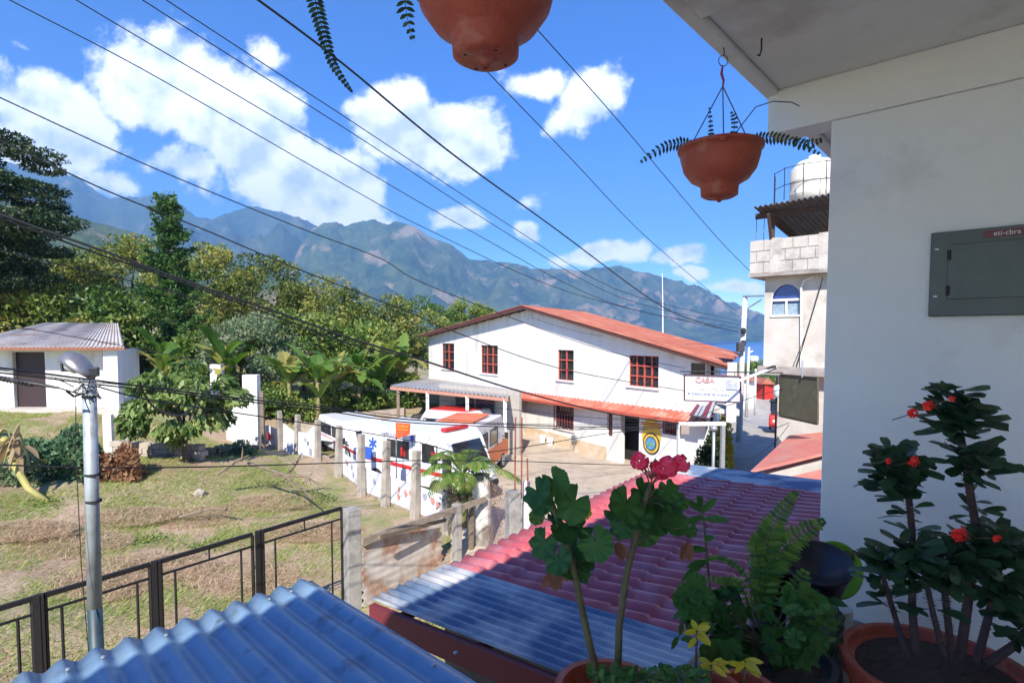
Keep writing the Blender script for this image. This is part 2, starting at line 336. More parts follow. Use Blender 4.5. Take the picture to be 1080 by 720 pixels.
# street and yard: draped sheet between two bounding lines
M_street = mat('dusty_street', (.50, .41, .31), .92, 0, (.40, .33, .25), 1.2, .4, 30, (.30, .25, .20), 2.5)
def drape(name, A, B, m, lift=.03, nu=50, nv=110):
    def samp(L_, t):
        L_ = [Vector(p) for p in L_]; seg = [(L_[i + 1] - L_[i]).length for i in range(len(L_) - 1)]; T = sum(seg) * t
        for i, s in enumerate(seg):
            if T <= s or i == len(seg) - 1: return L_[i].lerp(L_[i + 1], min(1, T / s))
            T -= s
    V = []
    for j in range(nv + 1):
        a = samp(A, j / nv); b = samp(B, j / nv)
        for i in range(nu + 1): q = a.lerp(b, i / nu); V.append((q.x, q.y))
    V = np.array(V); z = gz(V[:, 0][:, None], V[:, 1][:, None])[:, 0] + lift
    i = np.arange(nv)[:, None] * (nu + 1) + np.arange(nu)[None]; Q = np.stack([i, i + 1, i + nu + 2, i + nu + 1], -1).reshape(-1, 4)
    return struct(arr_mesh(name, np.column_stack([V, z]), Q, m, smooth=True))
drape('street', [(-.6, 5, 0), (-1.6, 14.6, 0), (-8.8, 25.5, 0), (-12, 31, 0)], [(14, 9, 0), (12, 20, 0), (9, 26, 0), (2, 36, 0)], M_street, .045)
drape('road', [(6.2, 20, 0), (9.6, 27, 0), (18, 46, 0), (24, 66, 0), (34, 100, 0)], [(14, 17, 0), (15, 24, 0), (22, 44, 0), (30, 64, 0), (41, 98, 0)], mat('road_surface', (.42, .38, .33), .9, 0, (.32, .29, .26), 1.5, .3, 20), .075, 20, 80)

# lake
M_lake = mat('lake_water', (.015, .10, .30), .22, 0, (.02, .13, .36), .02, .25, .5, spec=.4)
struct(MB().quad((-1500, 160, -22), (9000, 160, -22), (9000, 5200, -22), (-1500, 5200, -22)).build('water', M_lake))

# mountains
def mountain_mat(name, a, b, c, sc):
    m = bpy.data.materials.new(name); m.use_nodes = True; nt = m.node_tree; N = nt.nodes; L = nt.links; bs = N['Principled BSDF']; bs.inputs['Roughness'].default_value = 1; bs.inputs['Specular IOR Level'].default_value = .1
    tc = N.new('ShaderNodeTexCoord')
    def nf(s_, lo, hi):
        n = N.new('ShaderNodeTexNoise'); n.inputs['Scale'].default_value = s_; n.inputs['Detail'].default_value = 9; n.inputs['Roughness'].default_value = .68; L.new(tc.outputs['Object'], n.inputs['Vector'])
        r = N.new('ShaderNodeMapRange'); L.new(n.outputs['Fac'], r.inputs[0]); r.inputs[1].default_value = lo; r.inputs[2].default_value = hi; return r.outputs[0]
    x = N.new('ShaderNodeMix'); x.data_type = 'RGBA'; L.new(nf(sc, .40, .60), x.inputs['Factor']); x.inputs['A'].default_value = (*a, 1); x.inputs['B'].default_value = (*b, 1)
    y = N.new('ShaderNodeMix'); y.data_type = 'RGBA'; L.new(nf(sc * .6 + .0007, .53, .62), y.inputs['Factor']); L.new(x.outputs['Result'], y.inputs['A']); y.inputs['B'].default_value = (*c, 1)
    L.new(y.outputs['Result'], bs.inputs['Base Color'])
    bp = N.new('ShaderNodeBump'); bp.inputs['Strength'].default_value = 1; bp.inputs['Distance'].default_value = 60; L.new(nf(.006, 0, 1), bp.inputs['Height']); L.new(bp.outputs[0], bs.inputs['Normal'])
    return m
def mountains(name, sky, D0, D1, D2, amp, m, nc=360, nr=80, base=-40, seed=0, freq=1.0, gp=1.15):
    pxs = np.linspace(sky[0][0], sky[-1][0], nc); sy = np.interp(pxs, [s[0] for s in sky], [s[1] for s in sky])
    H = (355 - sy) / F * D1 + CAMZ; V = []
    for j in range(nr + 1):
        s = j / nr * (D2 - D0) / (D1 - D0); D = D0 + (D1 - D0) * s
        g = min(s, 1) ** gp if s <= 1 else max(0, 1 - (s - 1) * 1.6)
        for i in range(nc):
            x = (pxs[i] - 540) / F * D
            n = noise.ridged_multi_fractal(Vector((x * .0011 * freq, D * .0007 * freq, seed)), 1.0, 2.1, 6, 1.0, 2.0) - 1.0
            n2 = noise.fractal(Vector((x * .004 * freq, D * .004 * freq, seed + 5)), 1, 2, 5)
            env = math.sin(math.pi * min(1, s * .93)) ** .8 if s <= 1 else .25
            z = base + (H[i] - base) * g + amp * n * env + amp * .12 * n2 * (.25 + env)
            if abs(s - 1) < .02: z = base + (H[i] - base) * g + amp * .16 * n2
            V.append((x, D, min(z, (H[i]) * D / D1 + 8 + amp * .10 * abs(n2)) if s > .02 else base))
    i = np.arange(nr)[:, None] * nc + np.arange(nc - 1)[None]; Q = np.stack([i, i + 1, i + nc + 1, i + nc], -1).reshape(-1, 4)
    return struct(arr_mesh(name, np.array(V), Q, m, smooth=True))
Mm1 = mountain_mat('far_forest_slope', (.035, .065, .03), (.08, .11, .05), (.18, .17, .10), .004)
Mm2 = mountain_mat('near_forest_slope', (.04, .08, .028), (.13, .16, .06), (.36, .27, .16), .005)
mountains('hills', [(-700, 200), (-300, 150), (-100, 160), (0, 172), (40, 180), (70, 189), (85, 187), (100, 200), (120, 214), (135, 212), (155, 212), (175, 208), (195, 220), (212, 233), (228, 234), (240, 230), (258, 224), (268, 221), (280, 223), (292, 226), (302, 227), (312, 232), (325, 236), (335, 241), (400, 262), (500, 300), (620, 340)],
          2500, 6200, 7600, 360, Mm1, seed=3, freq=1.3, nc=460, nr=110)
mountains('hills', [(250, 335), (290, 300), (318, 262), (332, 243), (345, 238), (365, 239), (385, 235), (400, 236), (423, 237), (437, 242), (450, 249), (474, 260), (493, 272), (517, 277), (544, 281), (575, 286), (602, 287), (625, 284), (653, 283), (680, 290), (711, 298), (730, 303), (752, 310), (773, 321), (804, 334), (840, 344), (900, 350), (1100, 345), (1400, 330)],
          3000, 4400, 5600, 190, Mm2, seed=11, freq=2.0, nc=460, nr=110, gp=.95)
mountains('hills', [(-900, 130), (-300, 165), (-100, 188), (0, 205), (60, 224), (100, 236), (130, 246), (160, 254), (220, 272), (300, 300), (420, 345), (520, 362)],
          420, 1500, 2200, 60, Mm2, nr=60, seed=21, freq=4, base=-10)
def haze():
    m = bpy.data.materials.new('haze_air'); m.use_nodes = True; N = m.node_tree.nodes; N.clear(); o = N.new('ShaderNodeOutputMaterial'); v = N.new('ShaderNodeVolumePrincipled')
    v.inputs['Color'].default_value = (.33, .60, 1.0, 1); v.inputs['Density'].default_value = 1.5e-4; v.inputs['Anisotropy'].default_value = .15
    m.node_tree.links.new(v.outputs[0], o.inputs['Volume'])
    b = MB().box((0, 4000, 940), (19000, 8600, 2000)); h = b.build('haze', m); h['kind'] = 'stuff'; return h
haze()

# ------------------------------------------------------------ vegetation prototypes
ML_mango = leafmat('mango_leaf', [(.03, .07, .01), (.08, .13, .02), (.20, .24, .04), (.29, .28, .06), (.40, .28, .09)])
ML_green = leafmat('green_leaf', [(.03, .075, .014), (.09, .16, .028), (.18, .25, .05), (.32, .32, .08)])
ML_grey = leafmat('grey_green_leaf', [(.05, .09, .04), (.10, .16, .07), (.20, .26, .13), (.32, .34, .22)])
ML_dark = leafmat('dark_leaf', [(.010, .025, .010), (.022, .05, .018), (.04, .07, .025), (.09, .10, .04)])
ML_conif = leafmat('conifer_leaf', [(.02, .06, .015), (.04, .10, .02), (.07, .15, .03), (.10, .17, .04)])
ML_banana = leafmat('banana_leaf', [(.05, .12, .02), (.10, .19, .03), (.18, .26, .05), (.32, .29, .08)], transl=.4)
ML_dry = leafmat('dry_stalk', [(.34, .24, .13), (.24, .16, .09), (.40, .32, .19), (.15, .10, .06)])
ML_deepred = leafmat('red_bracket', [(.55, .02, .03), (.70, .04, .05), (.62, .03, .08)], transl=.2)

ML_mid = leafmat('olive_leaf', [(.03, .065, .012), (.09, .13, .025), (.20, .22, .045), (.33, .30, .08)])
def tree(name, label, cat, base, H, rx, ry, rz, mt, nclump=34, nleaf=210, leafs=.26, group=None, cr=None, trunk_r=.16, flat=1, zc=None, droop=.2, tilt=0):
    base = Vector(base); t = thing(name, label, cat, base, group)
    cz = base.z + (zc if zc is not None else H - rz); cen = np.array([base.x + tilt, base.y, cz])
    Cs = []; 
    for k in range(nclump):
        d = rng.normal(size=3); d /= np.linalg.norm(d); rr = rng.uniform(.45, 1.0) ** .6
        Cs.append(cen + d * rr * np.array([rx, ry, rz]))
    Cs = np.array(Cs); cr = cr or .30 * min(rx, rz) + .25; V = []; O = []; va = []
    for c in Cs:
        n = int(nleaf * rng.uniform(.6, 1.3)); d = rng.normal(size=(n, 3)); d /= np.linalg.norm(d, axis=1)[:, None]
        r = cr * rng.uniform(.7, 1.25) * rng.uniform(.35, 1, n)[:, None] ** .5
        q = c + d * r * np.array([1.15, 1.15, .75 * flat]); V.append(q); oc = q - cen; oc /= np.linalg.norm(oc, axis=1)[:, None] + 1e-6; O.append(d * .5 + oc * .6)
        va.append(np.clip(rng.normal(rng.uniform(.2, .8), .2, n), 0, 1))
    LV, LQ, lv = leaves(np.concatenate(V), leafs, outward=np.concatenate(O), var=np.concatenate(va), droop=droop)
    arr_mesh('crown', LV, LQ, mt, t, var=lv)
    b = MB(); top = Vector(cen); fork = base.lerp(top, .45)
    b.tube([base - Vector((0, 0, .3)), base + (fork - base) * .5 + Vector((random.uniform(-.1, .1), 0, 0)), fork], [trunk_r * 1.3, trunk_r, trunk_r * .8], 8)
    for k in range(min(11, nclump)):
        c = Vector(Cs[k]); mid = fork.lerp(c, .5) + Vector((random.uniform(-.3, .3), random.uniform(-.3, .3), .2)); b.tube([fork, mid, c], [trunk_r * .6, trunk_r * .35, trunk_r * .1], 6)
    b.build('trunk', M_bark, t, smooth=True); return t

def gp(px, D): 
    r = ray(px, 440); x = r.x / r.y * D; return Vector((x, D, tz1(x, D)))
def tree_px(px, top, D, wpx, hpx, mt, name, label, cat='tree', **kw):
    b = gp(px, D); topz = P(px, top, D).z; H = max(1.2, topz - b.z); s = D / F
    return tree(name, label, cat, b, H, wpx * s / 2, wpx * s / 2 * .8, min(hpx * s / 2, H * .49), mt, **kw)

G = 'broad-leaved trees massed behind the yard'
tree_px(-8, 128, 31, 165, 175, ML_dark, 'shade_tree', 'big dark layered tree at the top left edge, darker than all others', nclump=110, nleaf=560, leafs=.22, flat=.4, cr=1.15, trunk_r=.25)
specs = [(15, 262, 40, 130, 110, ML_mango, 'yellowish tree filling the left edge above the small house'),
         (85, 268, 42, 120, 100, ML_mid, 'yellow-tinged tree above the middle of the small house roof'),
         (140, 252, 47, 90, 95, ML_mango, 'brown-tinged tree just left of the tall ragged conifer'),
         (45, 300, 33, 130, 90, ML_mango, 'lower golden tree directly behind the small house roof'),
         (125, 310, 34, 110, 90, ML_green, 'green tree behind the right end of the small house roof'),
         (225, 254, 48, 90, 100, ML_mango, 'rusty-leaved tree just right of the tall ragged conifer'),
         (280, 272, 46, 120, 90, ML_mid, 'spreading tree with brown tips above the banana clump'),
         (345, 292, 46, 110, 85, ML_mid, 'round green tree in the middle of the treeline'),
         (400, 312, 45, 110, 85, ML_mid, 'tree between the middle treetops and the big white house'),
         (440, 318, 58, 90, 70, ML_green, 'dense tree touching the left corner of the big white house'),
         (495, 316, 75, 50, 40, ML_green, 'small distant tree peeping over the left roof slope'),
         (385, 340, 40, 90, 60, ML_green, 'low dark-green tree above the banana leaves by the house'),
         (320, 330, 40, 90, 70, ML_green, 'low tree behind the centre of the banana clump')]
for (px, top, D, w_, h_, mt_, lb) in specs:
    tree_px(px, top, D, w_, h_, mt_, 'broadleaf_tree', lb, group=G, nclump=50, nleaf=210, leafs=.30, cr=1.0, droop=.1)
tree_px(265, 335, 33, 95, 100, ML_grey, 'vine_covered_tree', 'grey-green vine-covered bushy tree behind the white gate columns', nclump=46, nleaf=260, leafs=.2, cr=.8)
tree_px(205, 345, 33, 60, 110, ML_green, 'leafy_shrub', 'tall green shrub left of the vine-covered tree', 'shrub', nclump=30, nleaf=220, leafs=.24, cr=.7)
tree_px(195, 386, 19.5, 118, 84, leafmat('mango_bush_leaf', [(.04, .10, .02), (.08, .14, .03), (.20, .27, .07), (.36, .38, .15)]), 'mango_tree', 'short rounded mango tree with drooping leaves in the grassy lot', nclump=30, nleaf=150, leafs=.30, cr=.42, trunk_r=.09, droop=1.6)
for px, top, D, w_, h_, lb in [(385, 408, 33, 60, 42, 'bright green shrub below the banana clump, left of the lean-to'), (330, 408, 31, 60, 44, 'dark green shrub behind the row of fence posts'),
                              (285, 410, 30, 50, 50, 'leafy shrub right behind the tall white column'), (425, 395, 36, 44, 34, 'green shrub touching the left side of the lean-to roof')]:
    tree_px(px, top, D, w_, h_, ML_green, 'leafy_shrub', lb, 'shrub', group='shrubs behind the posts', nclump=22, nleaf=180, leafs=.22, cr=.6, trunk_r=.05)

def conifer(base, H, W):
    base = Vector(base); t = thing('ragged_conifer', 'tall ragged conifer standing above the treeline at the left', 'tree', base)
    b = MB(); b.tube([base, base + Vector((.1, 0, H * .5)), base + Vector((0, 0, H))], [.2, .13, .03], 8); b.build('trunk', M_bark, t, smooth=True)
    C = []; O = []
    for k in range(95):
        f = random.uniform(.12, .98); ang = random.uniform(0, 6.28); L_ = W * (1 - f) ** .7 * random.uniform(.5, 1.15) + .35; s = base + Vector((0, 0, H * f))
        d = Vector((math.cos(ang), math.sin(ang), random.uniform(.15, .5)))
        n = int(230 * L_ / W) + 60; tt = rng.random(n); p = np.array(s)[None] + np.array(d)[None] * (tt * L_)[:, None]; p[:, 2] += .25 * L_ * tt ** 2
        p += rng.normal(size=(n, 3)) * .16 * (1.2 - tt[:, None] * .6); C.append(p); O.append(np.tile(np.array(d), (n, 1)))
    LV, LQ, lv = leaves(np.concatenate(C), .26, .35, np.concatenate(O)); arr_mesh('crown', LV, LQ, ML_conif, t, var=lv)
b0 = gp(182, 34); conifer(b0, P(182, 206, 34).z - b0.z, 2.4)

def banana(base, H, nl=9, label='', spread=1.0, seed=0):
    random.seed(seed); base = Vector(base); t = thing('banana_plant', label, 'banana plant', base, 'banana plants behind the yard')
    b = MB(); b.tube([base - Vector((0, 0, .3)), base + Vector((.05, 0, H * .3)), base + Vector((0, 0, H * .62))], [.14, .11, .07], 8); b.build('stem', mat('banana_stem', (.22, .22, .08), .7, 0, (.18, .12, .05), 6), t, smooth=True)
    for k in range(nl):
        a = 2 * math.pi * k / nl + random.uniform(-.3, .3); up = random.uniform(.9, 2.6); d = Vector((math.cos(a) * spread, math.sin(a) * spread, up)).normalized()
        L_ = H * random.uniform(.45, .75); m_ = MB(); st = base + Vector((0, 0, H * random.uniform(.3, .62)))
        n_ = Vector((-d.x * d.z, -d.y * d.z, 1))
        ph_ = random.random() * 6; m_.blade(st, d, L_ * 1.15, L_ * .27, n_, droop=random.uniform(.25, .8), var=random.choice([.1, .25, .4, .55, .8, 1.0]), K=22, fold=.3, shape=lambda t: ((math.sin(math.pi * min(1, t * .93 + .05)) ** .5) * (1 - .28 * (math.sin(t * 40 + ph_) > .3)) if t > .12 else .10))
        m_.build('leaf', ML_banana, t)
bs = [(172, 388, 27, 60, 'tall bright green banana plant beside the small house'), (238, 385, 30, 55, 'banana plant in front of the rusty-leaved tree'), (255, 395, 34, 75, 'big pale banana leaves arching below the heavy cables'),
      (305, 402, 30, 62, 'banana plant left of the yellowing clump'), (335, 405, 29, 58, 'yellowing banana plant in the middle of the clump'), (352, 408, 31, 62, 'green banana plant right behind the yellowing one'), (378, 405, 32, 62, 'banana plant with long drooping leaves mid-clump'),
      (405, 402, 34, 60, 'banana plant second from the lean-to roof'), (425, 402, 36, 58, 'banana plant nearest the lean-to roof'), (283, 405, 35, 70, 'banana plant behind the vine-covered tree')]
for i, (px, yb, D, hpx, lb) in enumerate(bs):
    b0 = gp(px, D); banana(b0, max(2.2, P(px, yb - hpx, D).z - b0.z) * .86, 11 + i % 4, lb, seed=30 + i)
random.seed(11)
# trees by the lake, end of the road
tree_px(795, 380, 75, 45, 32, ML_green, 'lakeside_tree', 'green tree at the end of the road, left one by the lake', nclump=30, nleaf=160, leafs=.3, cr=.9, group='trees at the end of the road')
tree_px(826, 378, 68, 50, 36, ML_green, 'lakeside_tree', 'green tree at the end of the road beside the dark hanging sign', nclump=30, nleaf=160, leafs=.3, cr=.9, group='trees at the end of the road')
tree_px(812, 415, 58, 18, 22, ML_grey, 'dry_bush', 'dry pale bush on the right side of the road', 'bush', nclump=14, nleaf=120, leafs=.2, cr=.35, trunk_r=.05)

# palm beside the vehicles
def small_palm(base, H, label):
    base = Vector(base); t = thing('small_palm', label, 'palm', base); b = MB()
    b.tube([base, base + Vector((.05, 0, H * .5)), base + Vector((0, 0, H))], [.11, .08, .06], 8); b.build('trunk', mat('palm_stem', (.32, .28, .12), .8, 0, (.2, .2, .08), 9, stretch=(1, 1, 5)), t, smooth=True)
    for k in range(13):
        a = 2 * math.pi * k / 13 + random.uniform(-.2, .2); el = random.uniform(.4, 2.2); d = Vector((math.cos(a), math.sin(a), el)).normalized(); L_ = random.uniform(1.3, 1.9); m_ = MB(); pts = []
        top = base + Vector((0, 0, H))
        for j in range(15): tt = j / 14; pts.append(top + d * L_ * tt - Vector((0, 0, 1)) * L_ * .65 * tt * tt)
        m_.tube(pts, [.012] * 14 + [.004], 4, var=.4)
        for j in range(2, 15):
            tg = (pts[j] - pts[j - 1]).normalized(); sd_ = tg.cross(Vector((0, 0, 1))).normalized(); vv = random.uniform(.1, .9)
            for s in (-1, 1): 
                for q in (0, .5): m_.blade(pts[j - 1].lerp(pts[j], q), sd_ * s + tg * .8 + Vector((0, 0, .1)), .42 * math.sin(math.pi * (j / 15 * .8 + .15)), .035, (0, 0, 1), droop=.4, var=vv, K=3)
        m_.build('frond', ML_banana, t)
small_palm(P(488, 555, 13.6), 1.25, 'small feathery palm growing between the last fence post and the whitewashed stump')

# undergrowth in the lot
def bush(px, py, D, wpx, hpx, mt, name, label, n=1500, leafs=.14, cat='bush'):
    c = P(px, py, D); s = D / F; z0 = gz1(c.x, c.y); t = thing(name, label, cat, (c.x, c.y, z0))
    d = rng.normal(size=(n, 3)); d /= np.linalg.norm(d, axis=1)[:, None]; d[:, 2] = np.abs(d[:, 2])
    k = np.array([math.sin(q[0] * 5 + q[1] * 3) * .18 + 1 for q in d])[:, None]
    q = np.array([c.x, c.y, z0]) + d * np.array([wpx * s / 2, wpx * s / 2 * .6, hpx * s]) * k * rng.uniform(.35, 1, n)[:, None] ** .4
    LV, LQ, lv = leaves(q, leafs, .5, d); arr_mesh('foliage', LV, LQ, mt, t, var=lv)
    b = MB()
    for _ in range(7): b.tube([(c.x + random.uniform(-.1, .1), c.y, z0 - .05), tuple(q[random.randrange(n)])], [.02, .008], 5)
    b.build('stems', M_bark, t); return t
bush(70, 505, 17.5, 110, 48, leafmat('castor_leaf', [(.05, .12, .05), (.09, .17, .08), (.14, .22, .11)]), 'leafy_bush', 'low blue-green bush behind the lamp pole in the grassy lot', 2600, .2)
bush(20, 500, 16.5, 70, 30, ML_grey, 'weedy_bush', 'weedy bush around the leaning banana stem at the left edge', 1100, .16)
bush(128, 512, 17.5, 60, 34, leafmat('dead_leaf', [(.16, .06, .03), (.28, .14, .07), (.38, .26, .15)]), 'dead_branch_heap', 'heap of reddish-brown dead branches right of the lamp pole', 1900, .16, 'brush heap')
bush(250, 468, 22, 46, 14, ML_grey, 'low_weeds', 'yellow-green weeds at the foot of the white gate wall', 900, .14, 'weeds')
bush(75, 458, 21, 60, 18, ML_grey, 'low_weeds', 'weeds under the porch of the small white house', 900, .14, 'weeds')
# leaning banana stem
c = P(52, 532, 15.2); m_ = MB(); m_.tube([P(52, 530, 15.2), P(30, 515, 15.3), P(14, 488, 15.6), P(2, 455, 16)], [.07, .09, .1, .11], 8)
m_.build('leaning_banana_plant', mat('yellow_stem', (.42, .34, .10), .7, 0, (.25, .26, .08), 4), None, c, True, tagd=('yellow-green banana stem leaning into the weeds at the left edge', 'stem'))
m_ = MB(); c = P(18, 500, 16)
for k in range(22): m_.blade(P(18 + random.uniform(-14, 14), 455 + random.uniform(-12, 18), 15.6 + random.uniform(-.4, .4)), (random.uniform(-1, 1), random.uniform(-.5, .3), random.uniform(-1, .3)), random.uniform(.5, .9), .16, droop=.5)
m_.build('dry_leaf_bundle', ML_dry, None, c, tagd=('hanging dry leaf bundle at the left edge above the leaning stem', 'dry leaves'))
# branches and straw on the grass
brs = [((262, 488), (330, 525), 'long bare branch lying by the banners'), ((300, 505), (318, 478), 'short forked stick standing up near the banners'), ((230, 500), (262, 480), 'thin grey stick below the white gate column'), ((290, 500), (345, 515), 'pale branch lying across the slope below the fence posts'), ((190, 545), (245, 538), 'dry stalk lying on the lower grass')]
for (a, b_, lb) in brs:
    pa = P(*a, 17 if a[1] < 520 else 15); pb = P(*b_, 16.5 if b_[1] < 520 else 14.8); pa.z = max(pa.z, gz1(pa.x, pa.y) + .05); pb.z = max(pb.z, gz1(pb.x, pb.y) + .05); mid = pa.lerp(pb, .5) + Vector((.1, .1, .12))
    m_ = MB(); m_.tube([pa, mid, pb], [.05, .035, .015], 6)
    for k in range(4): q = pa.lerp(pb, random.uniform(.3, .9)); m_.tube([q, q + Vector((random.uniform(-.5, .5), random.uniform(-.3, .3), random.uniform(.05, .4)))], [.018, .006], 5)
    m_.build('fallen_branch', M_wood, None, pa, tagd=(lb, 'branch', 'branches lying in the lot'))
def in_lot(x, y): return (x < -1.8 - (y - 12) * .72 - .2) & (y > 6.0) & (x > -24)
def scatter(n, x0, x1, y0, y1):
    x = rng.uniform(x0, x1, n); y = rng.uniform(y0, y1, n); k = in_lot(x, y); return x[k], y[k]
def blades(name, n, L_, W_, m, flat, dens_seed, thr):
    x, y = scatter(n, -24, 2, 6, 25)
    nn = np.array([noise.noise(Vector((a * .45, b * .45, dens_seed))) + .5 * noise.noise(Vector((a * 1.6, b * 1.6, dens_seed))) for a, b in zip(x, y)])
    k = nn > thr + rng.normal(size=len(nn)) * .12; x, y = x[k], y[k]; n = len(x); z = gz(x[:, None], y[:, None])[:, 0]
    C = np.column_stack([x, y, z]); a = rng.uniform(0, 6.28, n); d = np.column_stack([np.cos(a) * flat, np.sin(a) * flat, rng.uniform(.15, 1, n) if flat < 2 else rng.uniform(0, .35, n)])
    d /= np.linalg.norm(d, axis=1)[:, None]; s = np.column_stack([-np.sin(a + 1), np.cos(a + 1), np.zeros(n)]) * W_ * .5; Lr = (L_ * rng.uniform(.5, 1.4, n))[:, None]
    V = np.stack([C - s, C + s, C + d * Lr * .6 + s * .6, C + d * Lr], 1).reshape(-1, 3)
    o = arr_mesh(name, V, np.arange(4 * n).reshape(n, 4), m, var=np.repeat(rng.random(n), 4)); struct(o, 'stuff'); return o
blades('grass', 280000, .13, .018, leafmat('grass_blade', [(.14, .24, .03), (.22, .33, .05), (.34, .38, .10), (.46, .40, .18)]), .9, 1.0, -.10)
blades('dry_straw', 150000, .34, .016, leafmat('straw', [(.60, .44, .28), (.46, .31, .20), (.68, .55, .38), (.28, .19, .12)]), 3.0, 9.0, -.12)

# ------------------------------------------------------------ small white house at the left
def small_house():
    D = 25.0; n = Vector((0.05, -1, 0)).normalized(); p0 = P(60, 431, D); 
    W = lambda px, py, off=0: PP(px, py, p0 + n * off, n)
    base = W(60, 429); t = thing('small_house', 'small white house with a sloping metal sheet roof and porch at the left edge', 'house', (base.x, base.y, base.z))
    X = Vector((1, .05, 0)).normalized(); zb = base.z; x0 = W(-60, 400).x; x1 = W(123, 400).x; zt = W(60, 368).z
    m = MB(); yb = base.y
    def wallseg(a, b, z0, z1, off=0, th=.18): m.box(((a + b) / 2, yb + off + th / 2 + .05 * ((a + b) / 2 - base.x), (z0 + z1) / 2), (b - a, th, z1 - z0), math.atan(.05))
    dx0, dx1 = W(14, 400).x, W(48, 400).x; wx0, wx1 = W(64, 400).x, W(84, 400).x; dz = W(30, 371).z; wz0 = W(70, 392).z; wz1 = W(70, 379).z
    wallseg(x0, dx0, zb, zt); wallseg(dx0, dx1, dz, zt); wallseg(dx1, wx0, zb, zt); wallseg(wx0, wx1, zb, wz0); wallseg(wx0, wx1, wz1, zt)
    rx0 = W(112, 400).x; wallseg(wx1, rx0, zb, zt)
    m.box((x0 + .1, yb + 2.6, (zb + zt) / 2), (.2, 5, zt - zb)); m.box((x1 - .1, yb + .9, (zb + zt) / 2), (.2, 1.6, zt - zb)); m.box(((x0 + x1) / 2 - 1.5, yb + 5, (zb + zt) / 2), (x1 - x0 - 3, .2, zt - zb))
    m.build('wall', M_white, t)
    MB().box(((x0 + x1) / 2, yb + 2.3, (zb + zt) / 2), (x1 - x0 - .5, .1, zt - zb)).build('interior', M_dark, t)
    m = MB(); m.box(((dx0 + dx1) / 2, yb + .13, (zb + dz) / 2), (dx1 - dx0, .06, dz - zb)); m.build('door', mat('dark_door', (.035, .018, .018), .6), t)
    m = MB(); m.box(((wx0 + wx1) / 2, yb + .13, (wz0 + wz1) / 2), (wx1 - wx0, .05, wz1 - wz0)); m.build('window', M_glass, t)
    m = MB(); c = W(120, 400, .6); m.box((c.x - .02, c.y, (zb - .1 + zt) / 2), (.62, .3, zt - zb + .1)); m.build('column', M_white, t, bevel=.01)
    m = MB(); c = W(113.5, 400, .5); m.box((c.x - .05, c.y, (zb + zt) / 2), (.12, .2, zt - zb)); m.build('trim', mat('maroon_paint', (.25, .03, .06), .5), t)
    # roof : corrugated sheet, low front edge
    A = W(-60, 364, 1.1); B = W(131, 364, 1.1); A2 = W(-60, 348, 0) + Vector((0, 5.5, .65)); B2 = W(116, 348, 0) + Vector((-3.4, 5.5, .65)); V = []; nx = 160
    A.z = B.z = W(60, 366, 1.1).z + .02; A2.z = B2.z = A.z + 1.15
    for j in range(2):
        for i in range(nx + 1):
            q = (A, A2)[j].lerp((B, B2)[j], i / nx); q.z += .035 * math.sin(i * 1.6); V.append(q)
    m = MB(); m.add(V, [(i, i + 1, i + nx + 2, i + nx + 1) for i in range(nx)]); o = m.build('roof', mat('grey_sheet', (.50, .46, .43), .9, 0, (.40, .36, .34), 2, dirt=(.30, .20, .15), dscale=1), t); o.modifiers.new('s', 'SOLIDIFY').thickness = .02
    m = MB(); m.beam(A + Vector((0, .05, -.08)), B + Vector((0, .05, -.08)), .06, .12); m.build('fascia', mat('rust_trim', (.28, .10, .06), .8), t)
    m = MB(); m.box(((x0 + x1) / 2 + .5, yb - .35, zb - .2), (x1 - x0 + 1.5, 1.1, .38)); m.build('porch_floor', mat('pale_concrete', (.52, .47, .41), .9, 0, (.42, .38, .33), 4, .3), t)
small_house()
# boundary posts, stone wall in front of the house
for px, y0, y1, D, wpx, lb in [(115, 437, 468, 20.5, 8, 'short square white post standing behind the lamp pole'), (134, 428, 483, 19.6, 6, 'slim pale concrete post left of the mango tree')]:
    a = P(px, y1, D); b_ = P(px, y0, D); w = wpx * D / F; m = MB(); m.box((a.x, a.y, (a.z + b_.z) / 2 - .2), (w, w, b_.z - a.z + .4), .3); m.build('yard_post', M_white if wpx == 8 else M_conc, None, a, bevel=.015, tagd=(lb, 'post', 'posts in front of the small house'))
def stonewall(a, b_, h, th, name, label, m_):
    a = Vector(a); b_ = Vector(b_); m = MB(); L_ = (b_ - a).length; X = (b_ - a).normalized(); n = int(L_ / .35)
    for r in range(int(h / .2)):
        for i in range(n):
            c = a + X * (L_ * (i + .5 + .3 * (r % 2)) / n) + Vector((random.uniform(-.02, .02), random.uniform(-.03, .03), .1 + r * .2)); m.box(c, (L_ / n * random.uniform(.9, 1.05), th * random.uniform(.85, 1.1), .2 * random.uniform(.9, 1.1)), math.atan2(X.y, X.x) + random.uniform(-.08, .08))
    return m.build(name, m_, None, a, bevel=.03, tagd=(label, 'wall'))
pa = P(118, 484, 20.2); pb = P(215, 492, 20.0); pa.z = gz1(pa.x, pa.y) - .05; pb.z = gz1(pb.x, pb.y) - .05
stonewall(pa, pb, .75, .3, 'stone_wall', 'low rough stone wall between the mango tree and the small house', mat('pale_stone', (.46, .40, .33), .95, 0, (.33, .27, .22), 3, .5, 20, (.2, .16, .12), 3))
pa = P(205, 482, 20.2); pb = P(268, 472, 23); pa.z = gz1(pa.x, pa.y) - .05; pb.z = gz1(pb.x, pb.y) - .05
stonewall(pa, pb, .4, .35, 'stone_kerb', 'mossy dark stone kerb at the foot of the white gate wall', mat('mossy_stone', (.17, .15, .11), .95, 0, (.09, .1, .05), 3, .5, 20))

